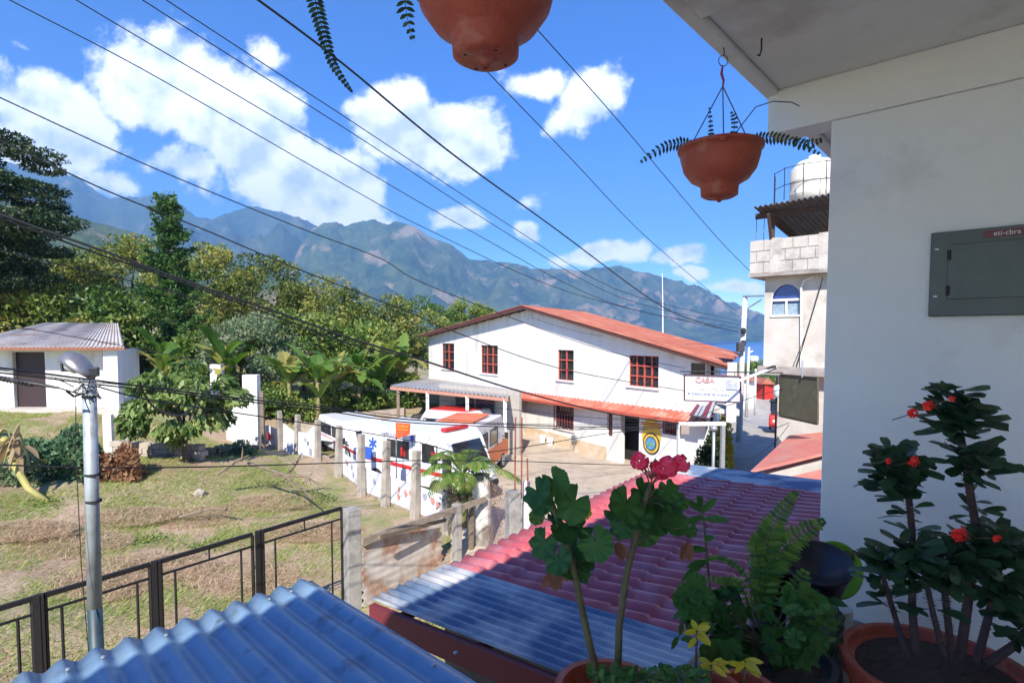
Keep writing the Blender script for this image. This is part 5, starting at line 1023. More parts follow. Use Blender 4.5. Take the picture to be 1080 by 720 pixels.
def tuktuk():
    D = 31; c = P(824, 462, D); z = gz1(c.x, c.y) + .1; X = Vector((-.45, -.89, 0)).normalized(); Yv = Vector((-X.y, X.x, 0)); o = Vector((c.x, c.y, z)); t = thing('tuk_tuk', 'red three-wheeled taxi with a dark canopy parked below the dark sign', 'tuk-tuk', o)
    def q(x, y, zz): return o + X * x + Yv * y + Vector((0, 0, zz))
    m = MB(); m.prism([q(x, -.6, zz) for x, zz in [(-1.1, .35), (.7, .3), (1.15, .5), (1.05, 1.0), (.85, 1.05), (-.9, 1.0), (-1.15, .9)]], Yv * 1.2); m.build('body', M_red, t, bevel=.08, bseg=3)
    m = MB(); m.prism([q(x, -.62, zz) for x, zz in [(-1.15, .95), (-1.0, 1.0), (-.9, 1.6), (.6, 1.66), (.62, 1.74), (-.95, 1.72), (-1.15, 1.5)]], Yv * 1.24); m.build('canopy', M_black, t, bevel=.03)
    m = MB(); m.prism([q(.88, -.5, 1.06), q(.88, .5, 1.06), q(.62, .5, 1.64), q(.62, -.5, 1.64)], X * .02); m.build('windscreen', M_glass, t)
    for x, y in ((.95, 0), (-.7, .6), (-.7, -.6)): m = MB(); m.lathe(q(x, y, .24), [(0, -.06), (.2, -.06), (.24, -.03), (.24, .03), (.2, .06), (0, .06)], 18, (X, Vector((0, 0, 1)), Yv)); m.build('wheel', M_black, t)
    for y in (-.35, .35): m = MB(); m.lathe(q(1.12, y, .72), [(0, -.02), (.08, -.02), (.08, .03), (0, .05)], 12, (Yv, Vector((0, 0, 1)), X)); m.build('headlight', mat('lamp_lens', (.7, .7, .68), .1), t)
tuktuk()

def block_building():
    D0 = 17.5; V_ = Vector((-.747, .665, 0)); nrm = Vector((-.665, -.747, 0)); p0 = P(800, 300, D0)
    Q = lambda px, py, off=0: PP(px, py, p0 + nrm * off, nrm)
    t = thing('block_building', 'narrow grey block building with arched blue window and rooftop water tank', 'building', (p0.x, p0.y, gz1(p0.x, p0.y)))
    Rr = -V_; bk = -nrm; L_ = 5.5; DEP = 6
    A = Q(806, 340); cx = Vector((A.x, A.y, 0)); zt, zm, zb = Q(806, 293).z, Q(812, 386).z, -.5
    # main wall with arched opening
    def at(s, z, off=0): return cx + Rr * s + nrm * off + Vector((0, 0, z))
    sc = (Vector((Q(829, 318).x, Q(829, 318).y, 0)) - cx).dot(Rr); hw = (Vector((Q(845.5, 318).x, Q(845.5, 318).y, 0)) - cx).dot(Rr) - sc; zw0 = Q(829, 333).z; zsp = Q(829, 316).z; ztp = Q(829, 299).z
    m = MB(); arch = [(sc - hw, zw0)] + [(sc - hw * math.cos(math.pi * k / 16), zsp + (ztp - zsp) * math.sin(math.pi * k / 16)) for k in range(17)] + [(sc + hw, zw0)]
    ring = []; th = .2
    # left, right, below, above-fans
    m.prism([at(0, zm), at(sc - hw, zm), at(sc - hw, zt), at(0, zt)], -nrm * th); m.prism([at(sc + hw, zm), at(L_, zm), at(L_, zt), at(sc + hw, zt)], -nrm * th); m.prism([at(sc - hw, zm), at(sc + hw, zm), at(sc + hw, zw0), at(sc - hw, zw0)], -nrm * th)
    for (s0, z0), (s1, z1) in zip(arch[1:-2], arch[2:-1]):
        if abs(s1 - s0) > 1e-4: m.prism([at(s0, z0), at(s1, z1), at(s1, zt), at(s0, zt)], -nrm * th)
    m.prism([at(0, zm, -th), at(0, zm, -DEP), at(0, zt, -DEP), at(0, zt, -th)], Rr * .2)
    m.build('wall', mat('stained_plaster', (.56, .51, .45), .9, 0, (.47, .42, .37), 1.6, .3, 25, (.34, .30, .26), 1.3, dlo=.52, dhi=.72), t)
    m = MB(); m.prism([at(.35, zb, -.3), at(L_, zb, -.3), at(L_, zm - .25, -.3), at(.35, zm - .25, -.3)], -nrm * DEP); m.build('ground_floor', mat('lower_plaster', (.50, .46, .41), .9, 0, (.4, .36, .32), 2, .3), t)
    w = MB(); w.prism([at(s, z, -.12) for s, z in arch], -nrm * .03); wo = w.build('window', mat('blue_glass', (.02, .04, .20), .1, 0, (.03, .06, .28), 3), t)
    w = MB(); w.prism([at(sc - hw + .03, zw0 + .03, -.10), at(sc + hw - .03, zw0 + .03, -.10), at(sc + hw - .03, zsp - .12, -.10), at(sc - hw + .03, zsp - .12, -.10)], -nrm * .015); w.build('lower_pane', mat('pale_pane', (.16, .24, .34), .15, 0, (.3, .36, .4), 8), wo)
    w = MB(); w.beam(at(sc - hw, zsp, -.06), at(sc + hw, zsp, -.06), .05, .07); w.beam(at(sc, zw0, -.06), at(sc, zsp, -.06), .05, .05, up=nrm); w.beam(at(sc - hw, zw0, -.02), at(sc + hw, zw0, -.02), .12, .06)
    for (s0, z0), (s1, z1) in zip(arch[:-1], arch[1:]): w.beam(at(s0, z0, -.05), at(s1, z1, -.05), .04, .04)
    w.build('frame', M_white, wo)
    m = MB(); m.prism([at(-.35, zt, .45), at(L_, zt, .45), at(L_, zt + .10, .45), at(-.35, zt + .10, .45)], -nrm * DEP); m.prism([at(-.12, zm - .25, .15), at(L_, zm - .25, .15), at(L_, zm, .15), at(-.12, zm, .15)], -nrm * DEP); m.build('slab', mat('slab_conc', (.40, .36, .32), .9, 0, (.22, .19, .17), 2, .3, 20), t)
    # block parapet with individual courses
    zp = Q(797, 256).z; m = MB(); bh = (zp - zt - .1) / 3
    for r in range(3):
        s = -.33 - (.2 if r % 2 else 0)
        while s < L_:
            a = max(s, -.33); b_ = min(s + .40, L_)
            if b_ - a > .05: m.prism([at(a + .014, zt + .1 + r * bh + .012, .42), at(b_ - .014, zt + .1 + r * bh + .012, .42), at(b_ - .014, zt + .1 + (r + 1) * bh - .012, .42), at(a + .014, zt + .1 + (r + 1) * bh - .012, .42)], -nrm * .14)
            s += .4
    m.prism([at(-.32, zt + .1, .39), at(L_, zt + .1, .39), at(L_, zp - .01, .39), at(-.32, zp - .01, .39)], -nrm * .11)
    for s in (.25, 1.55): m.prism([at(s, zt + .1, .43), at(s + .3, zt + .1, .43), at(s + .3, zp + .02, .43), at(s, zp + .02, .43)], -nrm * .18)
    m.prism([at(-.33, zt + .1, .30), at(-.33, zt + .1, -DEP), at(-.33, zp, -DEP), at(-.33, zp, .30)], Rr * .14)
    m.build('parapet', mat('grey_block', (.52, .48, .44), .95, 0, (.42, .38, .34), 3, .5, 20, (.28, .25, .22), 1.6), t)
    # roof shelter
    ra, rb = Q(795, 219, .9), Q(885, 203, .9); Vv = []; n = 60
    for j in range(n + 1): f = j / n; a = ra.lerp(rb, f); k = .03 * math.sin(j * 1.57); Vv += [a + Vector((0, 0, k)), a + bk * 4.5 + Vector((0, 0, k - .55))]
    m = MB(); m.add(Vv, [(2 * j, 2 * j + 1, 2 * j + 3, 2 * j + 2) for j in range(n)]); o = m.build('shelter_roof', mat('dark_sheet', (.16, .15, .16), .5, .2, (.10, .09, .09), 2), t); o.modifiers.new('s', 'SOLIDIFY').thickness = .015
    zr = ra.z
    for s, o_ in ((.25, .25), (2.1, .25), (.25, -3), (2.1, -3)): m = MB(); a = at(s, zp - .2, o_); m.beam(a, (a.x, a.y, zr - .08 + (o_ - .9) * .12), .11, .11); m.build('shelter_post', mat('dark_timber', (.07, .04, .03), .9), t)
    m = MB(); m.beam(at(-.2, zr - .16, .35), at(L_, zr - .16, .35), .10, .16); m.beam(at(.25, zr - .25, .25), at(.25, zr - .6, -3), .1, .12); m.beam(at(.3, zr - .22, .8), at(.25, zr - 1.1, .25), .07, .09); m.build('shelter_beam', mat('dark_timber', (.07, .04, .03), .9), t)
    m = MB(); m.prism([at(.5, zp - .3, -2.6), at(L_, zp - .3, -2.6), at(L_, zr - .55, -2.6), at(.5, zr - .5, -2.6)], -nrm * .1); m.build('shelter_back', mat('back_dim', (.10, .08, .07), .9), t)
    for k, s in enumerate((-.2, .02, 1.75, 1.95)): MB().tube([at(s, zp - .05, .3), at(s + .02, zp + .75, .3)], .01, 5).build('rod', mat('rebar', (.28, .09, .06), .8), t)
    # tank on the roof
    tc_ = Q(858, 214, -1.6); tt = thing('water_tank', 'big white rooftop water tank behind the terrace ceiling', 'water tank', tc_); r = .68; m = MB(); h = 1.25
    m.lathe(tc_, [(0, 0), (r, 0), (r, h * .18), (r * 1.02, h * .2), (r, h * .22), (r, h * .5), (r * 1.02, h * .52), (r, h * .54), (r, h * .8), (r * .7, h), (r * .25, h * 1.08), (r * .25, h * 1.15), (0, h * 1.15)], 32); m.build('tank', mat('tank_white', (.70, .66, .58), .6, 0, (.62, .57, .49), 3), tt, smooth=True)
    rt = thing('roof_railing', 'thin iron railing around the rooftop water tank', 'railing', Q(832, 214, -.9)); cR = tc_
    ps = [cR + (Rr * math.cos(q) + nrm * math.sin(q)) * 1.15 for q in [math.pi * k / 6 for k in range(7)]]
    m = MB()
    for z in (.45, .95): m.tube([p + Vector((0, 0, z)) for p in ps], .012, 5)
    m.build('rails', M_iron, rt)
    for p in ps: MB().tube([p, p + Vector((0, 0, .97))], .014, 5).build('upright', M_iron, rt)
    # drain pipe
    m = MB(); m.tube([Q(858, 292, .06), Q(848, 296, .06), Q(845, 303, .06), Q(845, 388, .06)], .03, 8); m.build('drain_pipe', M_white, t); m = MB(); m.tube([Q(866, 300, .1), Q(848, 360, .1), Q(836, 400, .1)], .014, 6); m.tube([Q(868, 292, .1), Q(851, 350, .1), Q(833, 395, .1)], .01, 6); m.build('cable', M_cable, t)
block_building()
# wall + small post under the dark sign
m = MB(); p = P(850, 470, 21); z0 = gz1(p.x, p.y); m.box((p.x + .8, p.y, z0 + 1.0), (2.3, .2, 2.0), .15); m.build('garden_wall', MATS['stained_plaster'], None, (p.x, p.y, z0), tagd=('beige garden wall below the dark hanging sign', 'wall'))
m = MB(); p = P(834, 465, 22); z0 = gz1(p.x, p.y); m.tube([(p.x, p.y, z0), (p.x, p.y, z0 + 1.3)], .1, 8); m.build('grey_bollard', M_conc, None, (p.x, p.y, z0), True, tagd=('grey post standing beside the red three-wheeler', 'post'))
t = thing('service_post', 'thin post carrying a glass electricity meter at the left edge of the dark sign', 'post', P(819, 470, 17)); p = P(819, 412, 17); MB().tube([(p.x, p.y, gz1(p.x, p.y)), p + Vector((0, 0, .4))], .03, 8).build('pole', M_iron, t); m = MB(); m.lathe(p + Vector((0, -.1, 0)), [(0, -.2), (.12, -.18), (.14, 0), (.12, .14), (0, .2)], 14); m.build('meter', mat('lamp_glass', (.6, .65, .68), .3), t, smooth=True)
# far end of the road: small walls and posts
for px, y, D, w_, h_, mm, nm, lb in [(803, 437, 55, 1.1, 1.6, M_red, 'red_kiosk', 'small red kiosk at the far end of the road'), (842, 436, 50, 3.5, 2.2, M_white, 'far_wall', 'pale house wall at the far right of the road'), (776, 432, 50, 2.6, 2.6, M_white, 'far_house', 'small pale house behind the utility pole')]:
    p = P(px, y, D); z0 = gz1(p.x, p.y); t = thing(nm, lb, {'red_kiosk': 'kiosk', 'far_wall': 'wall', 'far_house': 'house'}[nm], (p.x, p.y, z0)); m = MB(); m.box((p.x, p.y, z0 + h_ / 2), (w_, .6 if nm == 'far_wall' else 2, h_), .3); m.build('wall', mm, t)
    if nm != 'far_wall':
        m = MB(); c = Vector((p.x, p.y, z0 + h_)); m.add([c + Vector(v) for v in [(-w_ * .65, -1.3, -.05), (w_ * .65, -1.3, -.05), (w_ * .65, 1.3, -.05), (-w_ * .65, 1.3, -.05), (0, -1.3, .5), (0, 1.3, .5)]], [(0, 1, 4), (1, 2, 5, 4), (2, 3, 5), (3, 0, 4, 5), (3, 2, 1, 0)]); m.build('roof', MATS['rusty_red_roof'], t); m = MB(); m.box((p.x - .1, p.y - 1.02, z0 + .9), (.5, .06, 1.5), .3); m.build('door', M_dark, t)

# salmon roof low right
def salmon_roof():
    t = thing('salmon_roof_house', 'low house with a salmon-red roof and green fascia below the terrace wall', 'house', P(830, 500, 13)); ms = mat('salmon_roof', (.60, .19, .14), .7, 0, (.52, .15, .11), 2.5, .2, 15, dirt=(.5, .26, .2), dscale=1.5)
    a, b_, c, d = P(792, 496, 13.2), P(832, 459, 16.5), P(905, 452, 15.5), P(900, 470, 12.6)
    m = MB(); m.prism([a, d, c, b_], (0, 0, -.06)); m.build('roof', ms, t)
    e, f_, g, h = P(806, 499, 12.6), P(900, 477, 11.4), P(905, 492, 10.9), P(824, 497, 11.9); e2 = a + Vector((.1, -.1, -.30)); f2 = d + Vector((.1, -.1, -.30))
    m = MB(); m.prism([e2, f2, f2 + Vector((-.3, -1.3, -.25)), e2 + Vector((-.3, -1.3, -.25))], (0, 0, -.05)); m.build('lower_roof', ms, t)
    m = MB(); k = Vector((-.2, -1.1, -.33)); m.prism([e2 + k, f2 + k, f2 + k - Vector((0, 0, .5)), e2 + k - Vector((0, 0, .5))], (0, .05, 0)); m.build('fascia', mat('green_paint', (.03, .22, .13), .6), t)
    m = MB(); m.prism([a + Vector((.4, .1, -.1)), d + Vector((.2, .1, -.1)), Vector((d.x + .2, d.y + .1, 0)), Vector((a.x + .4, a.y + .1, 0))], (0, .2, 0)); m.build('wall', MATS['lower_plaster'], t)
salmon_roof()

# ------------------------------------------------------------ roofs just below the terrace
def wave_sheet(o, U_, V_, width, length, pitch, amp, z0, z1, m_, name, parent, prof='sin', step=None, sub=10, th=.004):
    """ribs run along V_, waves across U_; z0 at V=0, z1 at V=length"""
    nu = int(width / pitch * sub); rows = [0]
    if step:
        k = step
        while k < length: rows += [k - .001, k + .012]; k += step
    rows.append(length); rows += list(np.linspace(0, length, 12)[1:-1]); rows = sorted(set(rows)); VV = []
    for v in rows:
        st = 0
        if step: st = .022 * ((v / step) % 1.0) 
        for i in range(nu + 1):
            u = width * i / nu; ph = u / pitch * 2 * math.pi
            if prof == 'sin': w = amp * math.sin(ph)
            elif prof == 'tile': w = amp * (2 * abs(math.sin(ph / 2)) ** .8 - 1)
            else: s = math.sin(ph); w = amp * max(-1, min(1, s * 2.2))
            q = o + U_ * u + V_ * v; VV.append((q.x, q.y, o.z + z0 + (z1 - z0) * v / length + w + st))
    nr = len(rows); m = MB(); m.add(VV, [(j * (nu + 1) + i, j * (nu + 1) + i + 1, (j + 1) * (nu + 1) + i + 1, (j + 1) * (nu + 1) + i) for j in range(nr - 1) for i in range(nu)])
    ob = m.build(name, m_, parent, smooth=True); s = ob.modifiers.new('s', 'SOLIDIFY'); s.thickness = th; s.offset = 0; return ob
UP = Vector((.594, .805, 0)); VP_ = Vector((.805, -.594, 0))      # VP_: from eave toward our building
def pink_roof():
    corner = P(395, 640, 5.05); corner.z = 2.80; pu = UP * corner.dot(UP); 
    t = thing('tiled_sheet_roof', 'low building roofed in purplish-pink tile-shaped sheets with clear panels at both ends', 'building', (corner.x, corner.y, 0)); L_ = 3.5
    mp = mat('pink_sheet', (.50, .095, .105), .42, .0, (.42, .075, .09), 4, .1, 30, (.50, .22, .24), 2.2, spec=.4, coat=.1, dlo=.5, dhi=.75)
    z1 = .06
    wave_sheet(corner + UP * .95, UP, VP_, 5.25, L_, .21, .032, 0, z1, mp, 'pink_roofing', t, 'tile', .36)
    mt_ = bpy.data.materials.new('clear_sheet'); mt_.use_nodes = True; b = mt_.node_tree.nodes['Principled BSDF']; b.inputs['Base Color'].default_value = (.50, .52, .56, 1); b.inputs['Roughness'].default_value = .25; b.inputs['Transmission Weight'].default_value = .35; b.inputs['IOR'].default_value = 1.3
    nt = mt_.node_tree; n = nt.nodes.new('ShaderNodeTexNoise'); n.inputs['Scale'].default_value = 1.7; n.inputs['Detail'].default_value = 5; r = nt.nodes.new('ShaderNodeValToRGB'); r.color_ramp.elements[0].position = .42; r.color_ramp.elements[0].color = (.18, .26, .38, 1); r.color_ramp.elements[1].position = .58; r.color_ramp.elements[1].color = (.68, .66, .64, 1)
    tc = nt.nodes.new('ShaderNodeTexCoord'); nt.links.new(tc.outputs['Object'], n.inputs['Vector']); nt.links.new(n.outputs['Fac'], r.inputs[0]); nt.links.new(r.outputs[0], b.inputs['Base Color'])
    wave_sheet(corner - VP_ * .05 + Vector((0, 0, .01)), UP, VP_, 1.0, L_, .105, .014, 0, z1, mt_, 'clear_panel', t, 'sin')
    wave_sheet(corner + UP * 6.15 + Vector((0, 0, .01)), UP, VP_, .95, L_, .105, .014, 0, z1, mt_, 'clear_panel', t, 'sin')
    mw = mat('dark_red_beam', (.17, .022, .035), .6, 0, (.15, .025, .03), 5)
    m = MB(); a = corner - UP * .03 + Vector((0, 0, -.10)); m.beam(a + Vector((0, 0, -.01)), a + VP_ * L_ + Vector((0, 0, z1 - .01)), .06, .20); m.build('edge_beam', mw, t)
    m = MB()
    for k in (0.3, 1.2, 2.1, 3.0): a = corner + VP_ * k + Vector((0, 0, -.09 + z1 * k / L_)); m.beam(a, a + UP * 7.0, .05, .08)
    m.build('purlins', mw, t)
    m = MB(); i0 = corner + VP_ * .5 + UP * .55; m.prism([(i0.x, i0.y, 0), (i0 + UP * 6.8).to_3d() * 1, Vector(((i0 + UP * 6.8).x, (i0 + UP * 6.8).y, 0)), ], (0, 0, 0.001)) if 0 else None
    def wl(p, q_, h0, h1): m.prism([(p.x, p.y, -.2), (q_.x, q_.y, -.2), (q_.x, q_.y, h1), (p.x, p.y, h0)], Vector((0, 0, 1)).cross(q_ - p).normalized() * .15)
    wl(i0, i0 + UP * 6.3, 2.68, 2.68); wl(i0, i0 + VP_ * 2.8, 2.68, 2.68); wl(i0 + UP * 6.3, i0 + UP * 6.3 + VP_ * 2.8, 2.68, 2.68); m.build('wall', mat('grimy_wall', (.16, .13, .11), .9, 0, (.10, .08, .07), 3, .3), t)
    m = MB(); c0 = i0 + VP_ * 1.3; m.prism([(q_.x, q_.y, .03) for q_ in (i0, i0 + UP * 6.8, i0 + UP * 6.8 + VP_ * 2.8, i0 + VP_ * 2.8)], (0, 0, .1)); m.build('floor', M_conc, t)
pink_roof()
US = Vector((.665, .747, 0)); VS = Vector((-.747, .665, 0))
def UV(u, v, z): return US * u + VS * v + Vector((0, 0, z))
def blue_roof():
    t = thing('blue_roof_shed', 'shed with a faded blue corrugated metal roof right below the terrace', 'shed', UV(.5, 2.5, 0)); mb = mat('blue_sheet', (.14, .25, .38), .38, .0, (.20, .31, .42), 3, .15, 30, (.07, .09, .12), 4.5, dlo=.56, dhi=.72)
    o = UV(-1.9, 3.87, 3.41); wave_sheet(o, US, Vector((.690, -.724, 0)), 4.0, 3.0, .155, .021, 0, .13, mb, 'blue_roofing', t, 'sin', None, 14)
    m = MB(); m.beam(UV(-1.8, 3.7, 3.32), UV(1.95, 3.7, 3.32), .05, .08); m.beam(UV(-1.8, 2.2, 3.37), UV(1.8, 2.2, 3.37), .05, .08); m.build('purlins', M_wood, t)
    for u in (-1.7, 1.9): m = MB(); p = UV(u, 3.6, 0); m.box((p.x, p.y, 1.62), (.1, .1, 3.3), .84); m.build('post', M_wood, t)
    m = MB(); a, b_ = UV(-1.7, 2.9, 0), UV(1.85, 2.9, 0); m.prism([(a.x, a.y, 0), (b_.x, b_.y, 0), (b_.x, b_.y, 3.2), (a.x, a.y, 3.2)], (.1, -.1, 0)); m.build('wall', MATS['lower_plaster'], t)
    m = MB()
    for k in range(44):
        u = random.randrange(0, 26) * .155 - 1.9 + .04; v_ = random.choice((3.7, 2.2)); p = UV(u, v_, 3.434 + .043 * (3.87 - v_)); 
        m.lathe(p, [(0, .012), (.010, .008), (.012, 0)], 8)
    m.build('roof_screws', M_steel, t)
blue_roof()

# ------------------------------------------------------------ our terrace
M_ceil = mat('ceiling_plaster', (.80, .77, .71), .9, 0, (.73, .70, .63), 2, .35, 60, (.40, .36, .31), 1.2, dlo=.52, dhi=.75)
M_twall = mat('terrace_plaster', (.80, .79, .76), .88, 0, (.73, .72, .69), 1.2, .22, 140, (.52, .50, .47), 1.6, dlo=.55, dhi=.8)
def terrace():
    t = thing('terrace_building', 'white plastered terrace with a concrete ceiling, side wall and plant ledge around the viewer', 'building', UV(2.7, .3, 3.7)); zc = 6.3; zf = 3.7
    def ubox(u0, u1, v0, v1, z0, z1, m): m.prism([UV(u0, v0, z0), UV(u1, v0, z0), UV(u1, v1, z0), UV(u0, v1, z0)], (0, 0, z1 - z0))
    uw = UV(0, 0, 0); uu = Vector((1.144, 2.64, 0)).dot(US)         # wall plane u
    m = MB(); ubox(uu, uu + .15, -3.2, .625, 0, zc - .19, m); m.build('side_wall', M_twall, t, bevel=.006)
    m = MB(); ubox(uu, uu + .15, -3.2, .885, zc - .188, zc, m); m.build('beam', M_twall, t, bevel=.006)
    m = MB(); ubox(-3.0, 8, -3.4, .84, zc, zc + .14, m); ubox(-3.0, 8, .842, .90, zc - .02, zc + .16, m); m.build('ceiling_slab', M_ceil, t, bevel=.008)
    m = MB(); ubox(-4.5, 8, .74, .895, zc + .162, 7.6, m); m.build('added_shade_wall', M_twall, t)  # unseen wall added above the slab so the roofs below fall in shade
    m = MB(); ubox(1.2, 1.90, -3.2, .838, zc - .035, zc + .01, m); m.build('ceiling_beam', M_ceil, t, bevel=.01)
    m = MB(); ubox(-7, 8, -3.4, -3.25, 0, zc, m); m.build('back_wall', M_twall, t)
    m = MB(); ubox(-7, 8, -3.25, .6, zf - .15, zf, m); m.build('terrace_floor', mat('pale_floor', (.76, .72, .65), .6, 0, (.70, .66, .58), 3), t)
    ml = mat('stained_ledge', (.30, .22, .17), .9, 0, (.20, .14, .11), 4, .5, 30, (.12, .09, .07), 6); m = MB(); ubox(-7, uu - .002, .15, .88, zf - .3, 4.0, m); m.build('plant_ledge', ml, t, bevel=.01)
    m = MB(); ubox(-7, 8, .3, .62, 0, zf - .302, m); m.build('lower_wall', M_twall, t)
    # hooks and stray wire
    m = MB(); p = P(803, 82 / 1, 2.4); 
    b1 = P(803, 53, 2.05); m.tube([b1 + Vector((0, 0, .04)), b1, b1 + Vector((-.006, 0, -.02)), b1 + Vector((-.014, 0, -.016))], .003, 6); m.build('hook', M_iron, t)
    m = MB(); m.tube([P(776, 140, 2.3), P(797, 113, 2.42), P(815, 107, 2.40), P(835, 108, 2.38), P(843, 112, 2.36)], .0022, 5); m.build('stray_wire', M_cable, t)
    return uu
uu = terrace()

def breaker_box():
    nrm = -US; u0 = uu
    def W(px, py, off=0): return PP(px, py, US * (u0 - off), US)
    a = W(983, 247); b_ = W(1084, 238); zt = a.z; zb = W(983, 334).z; R_ = -VS; L_ = .62; c0 = Vector((a.x, a.y, 0))
    t = thing('breaker_box', 'grey electrical breaker box mounted on the white terrace wall', 'breaker box', (a.x, a.y, zb)); Zc = Vector((0, 0, 1)); g = mat('breaker_grey', (.085, .10, .095), .45, .2, (.07, .085, .08), 12)
    def at(s, z, off): return c0 + R_ * s - US * off + Zc * z
    m = MB(); m.prism([at(0, zb, .0), at(L_, zb, .0), at(L_, zt, .0), at(0, zt, .0)], -US * .03); m.build('case', g, t, bevel=.004)
    h = zt - zb; m = MB(); m.prism([at(.055, zb + h * .2, .031), at(.40, zb + h * .2, .031), at(.40, zb + h * .84, .031), at(.055, zb + h * .84, .031)], -US * .006); d = m.build('door', g, t, bevel=.002)
    m = MB(); m.prism([at(.325, zb + h * .42, .038), at(.395, zb + h * .42, .038), at(.395, zb + h * .62, .038), at(.325, zb + h * .62, .038)], -US * .003); m.build('latch_plate', mat('latch_dark', (.05, .06, .06), .5), d); m = MB(); m.box(at(.345, zb + h * .52, .042), (.03, .008, .022), ax=(R_, -US, Zc)); m.build('latch', M_black, d)
    for z in (.30, .72): m = MB(); m.tube([at(.058, zb + h * z - .018, .038), at(.058, zb + h * z + .018, .038)], .006, 8); m.build('hinge', M_iron, d)
    m = MB(); m.prism([at(.155, zb + h * .885, .031), at(.285, zb + h * .885, .031), at(.285, zb + h * .965, .031), at(.155, zb + h * .965, .031)], -US * .002); m.build('brand_plate', mat('plate_maroon', (.14, .012, .03), .4), t)
    text_mesh('lettering', 'eti-cbra', .024, mat('letter_white', (.75, .75, .75), .5), at(.22, zb + h * .925, .034), R_, Zc, t, extrude=.0006)
    for s, z in ((.02, .24), (.02, .80), (.43, .24), (.43, .80)): m = MB(); m.box(at(s, zb + h * z, .032), (.012, .004, .006), ax=(R_, -US, Zc)); m.build('screw', M_steel, t)
breaker_box()

# ------------------------------------------------------------ foreground plants
ML_fern = leafmat('fern_leaf', [(.04, .11, .02), (.08, .17, .03), (.14, .24, .04)], transl=.35)
ML_fernd = leafmat('dark_fern_leaf', [(.01, .03, .012), (.02, .05, .02), (.05, .10, .03)], transl=.2)
ML_ger = leafmat('geranium_leaf', [(.018, .075, .016), (.03, .11, .022), (.05, .15, .03), (.09, .17, .03)], rough=.55, transl=.25)
ML_euph = leafmat('thorn_leaf', [(.015, .045, .02), (.025, .065, .03), (.04, .09, .045), (.06, .12, .06)], rough=.4, transl=.12)
ML_yel = leafmat('yellowing_leaf', [(.45, .40, .03), (.55, .48, .06), (.30, .34, .05)])
ML_brown = leafmat('withered_leaf', [(.16, .06, .04), (.22, .10, .06)])
ML_flower = leafmat('pink_red_petal', [(.88, .05, .14), (.95, .12, .26), (.80, .02, .07)], transl=.3)
ML_redf = leafmat('scarlet_petal', [(.80, .02, .02), (.85, .05, .03)], transl=.2)
M_stem = mat('green_stem', (.12, .13, .05), .7, 0, (.08, .06, .04), 30, .3, 80)
M_stemd = mat('thorny_stem', (.07, .045, .045), .8, 0, (.04, .025, .03), 40, .4, 120)

def frond(m, path, wid, taper=True, density=1.0, drop=.15, wd=.011, curl=0):
    path = [Vector(p) for p in path]; L_ = sum((path[i + 1] - path[i]).length for i in range(len(path) - 1)); n = max(6, int(L_ / .0125 * density)); 
    def at(t):
        x = t * (len(path) - 1); i = min(int(x), len(path) - 2); f = x - i
        g = lambda j: path[max(0, min(len(path) - 1, j))]; a, b, c, d = g(i - 1), g(i), g(i + 1), g(i + 2)
        return .5 * (2 * b + (c - a) * f + (2 * a - 5 * b + 4 * c - d) * f * f + (3 * b - a - 3 * c + d) * f ** 3)
    m.tube([at(k / 24) for k in range(25)], [.0022 * (1 - k / 30) for k in range(25)], 5, var=.2)
    for k in range(1, n):
        t = k / n; p = at(t); tg = (at(min(1, t + .02)) - at(max(0, t - .02))).normalized(); view = (Vector((0, 0, CAMZ)) - p).normalized(); s_ = tg.cross(view).normalized()
        w = wid * math.sin(math.pi * (t * .80 + .18)) ** .8 * random.uniform(.85, 1.1); v = random.random()
        for sg in (-1, 1): m.blade(p, s_ * sg + tg * .35 + view * random.uniform(-.5, .3), w, wd, view + Vector((0, 0, .5)), droop=drop, var=v, K=3)

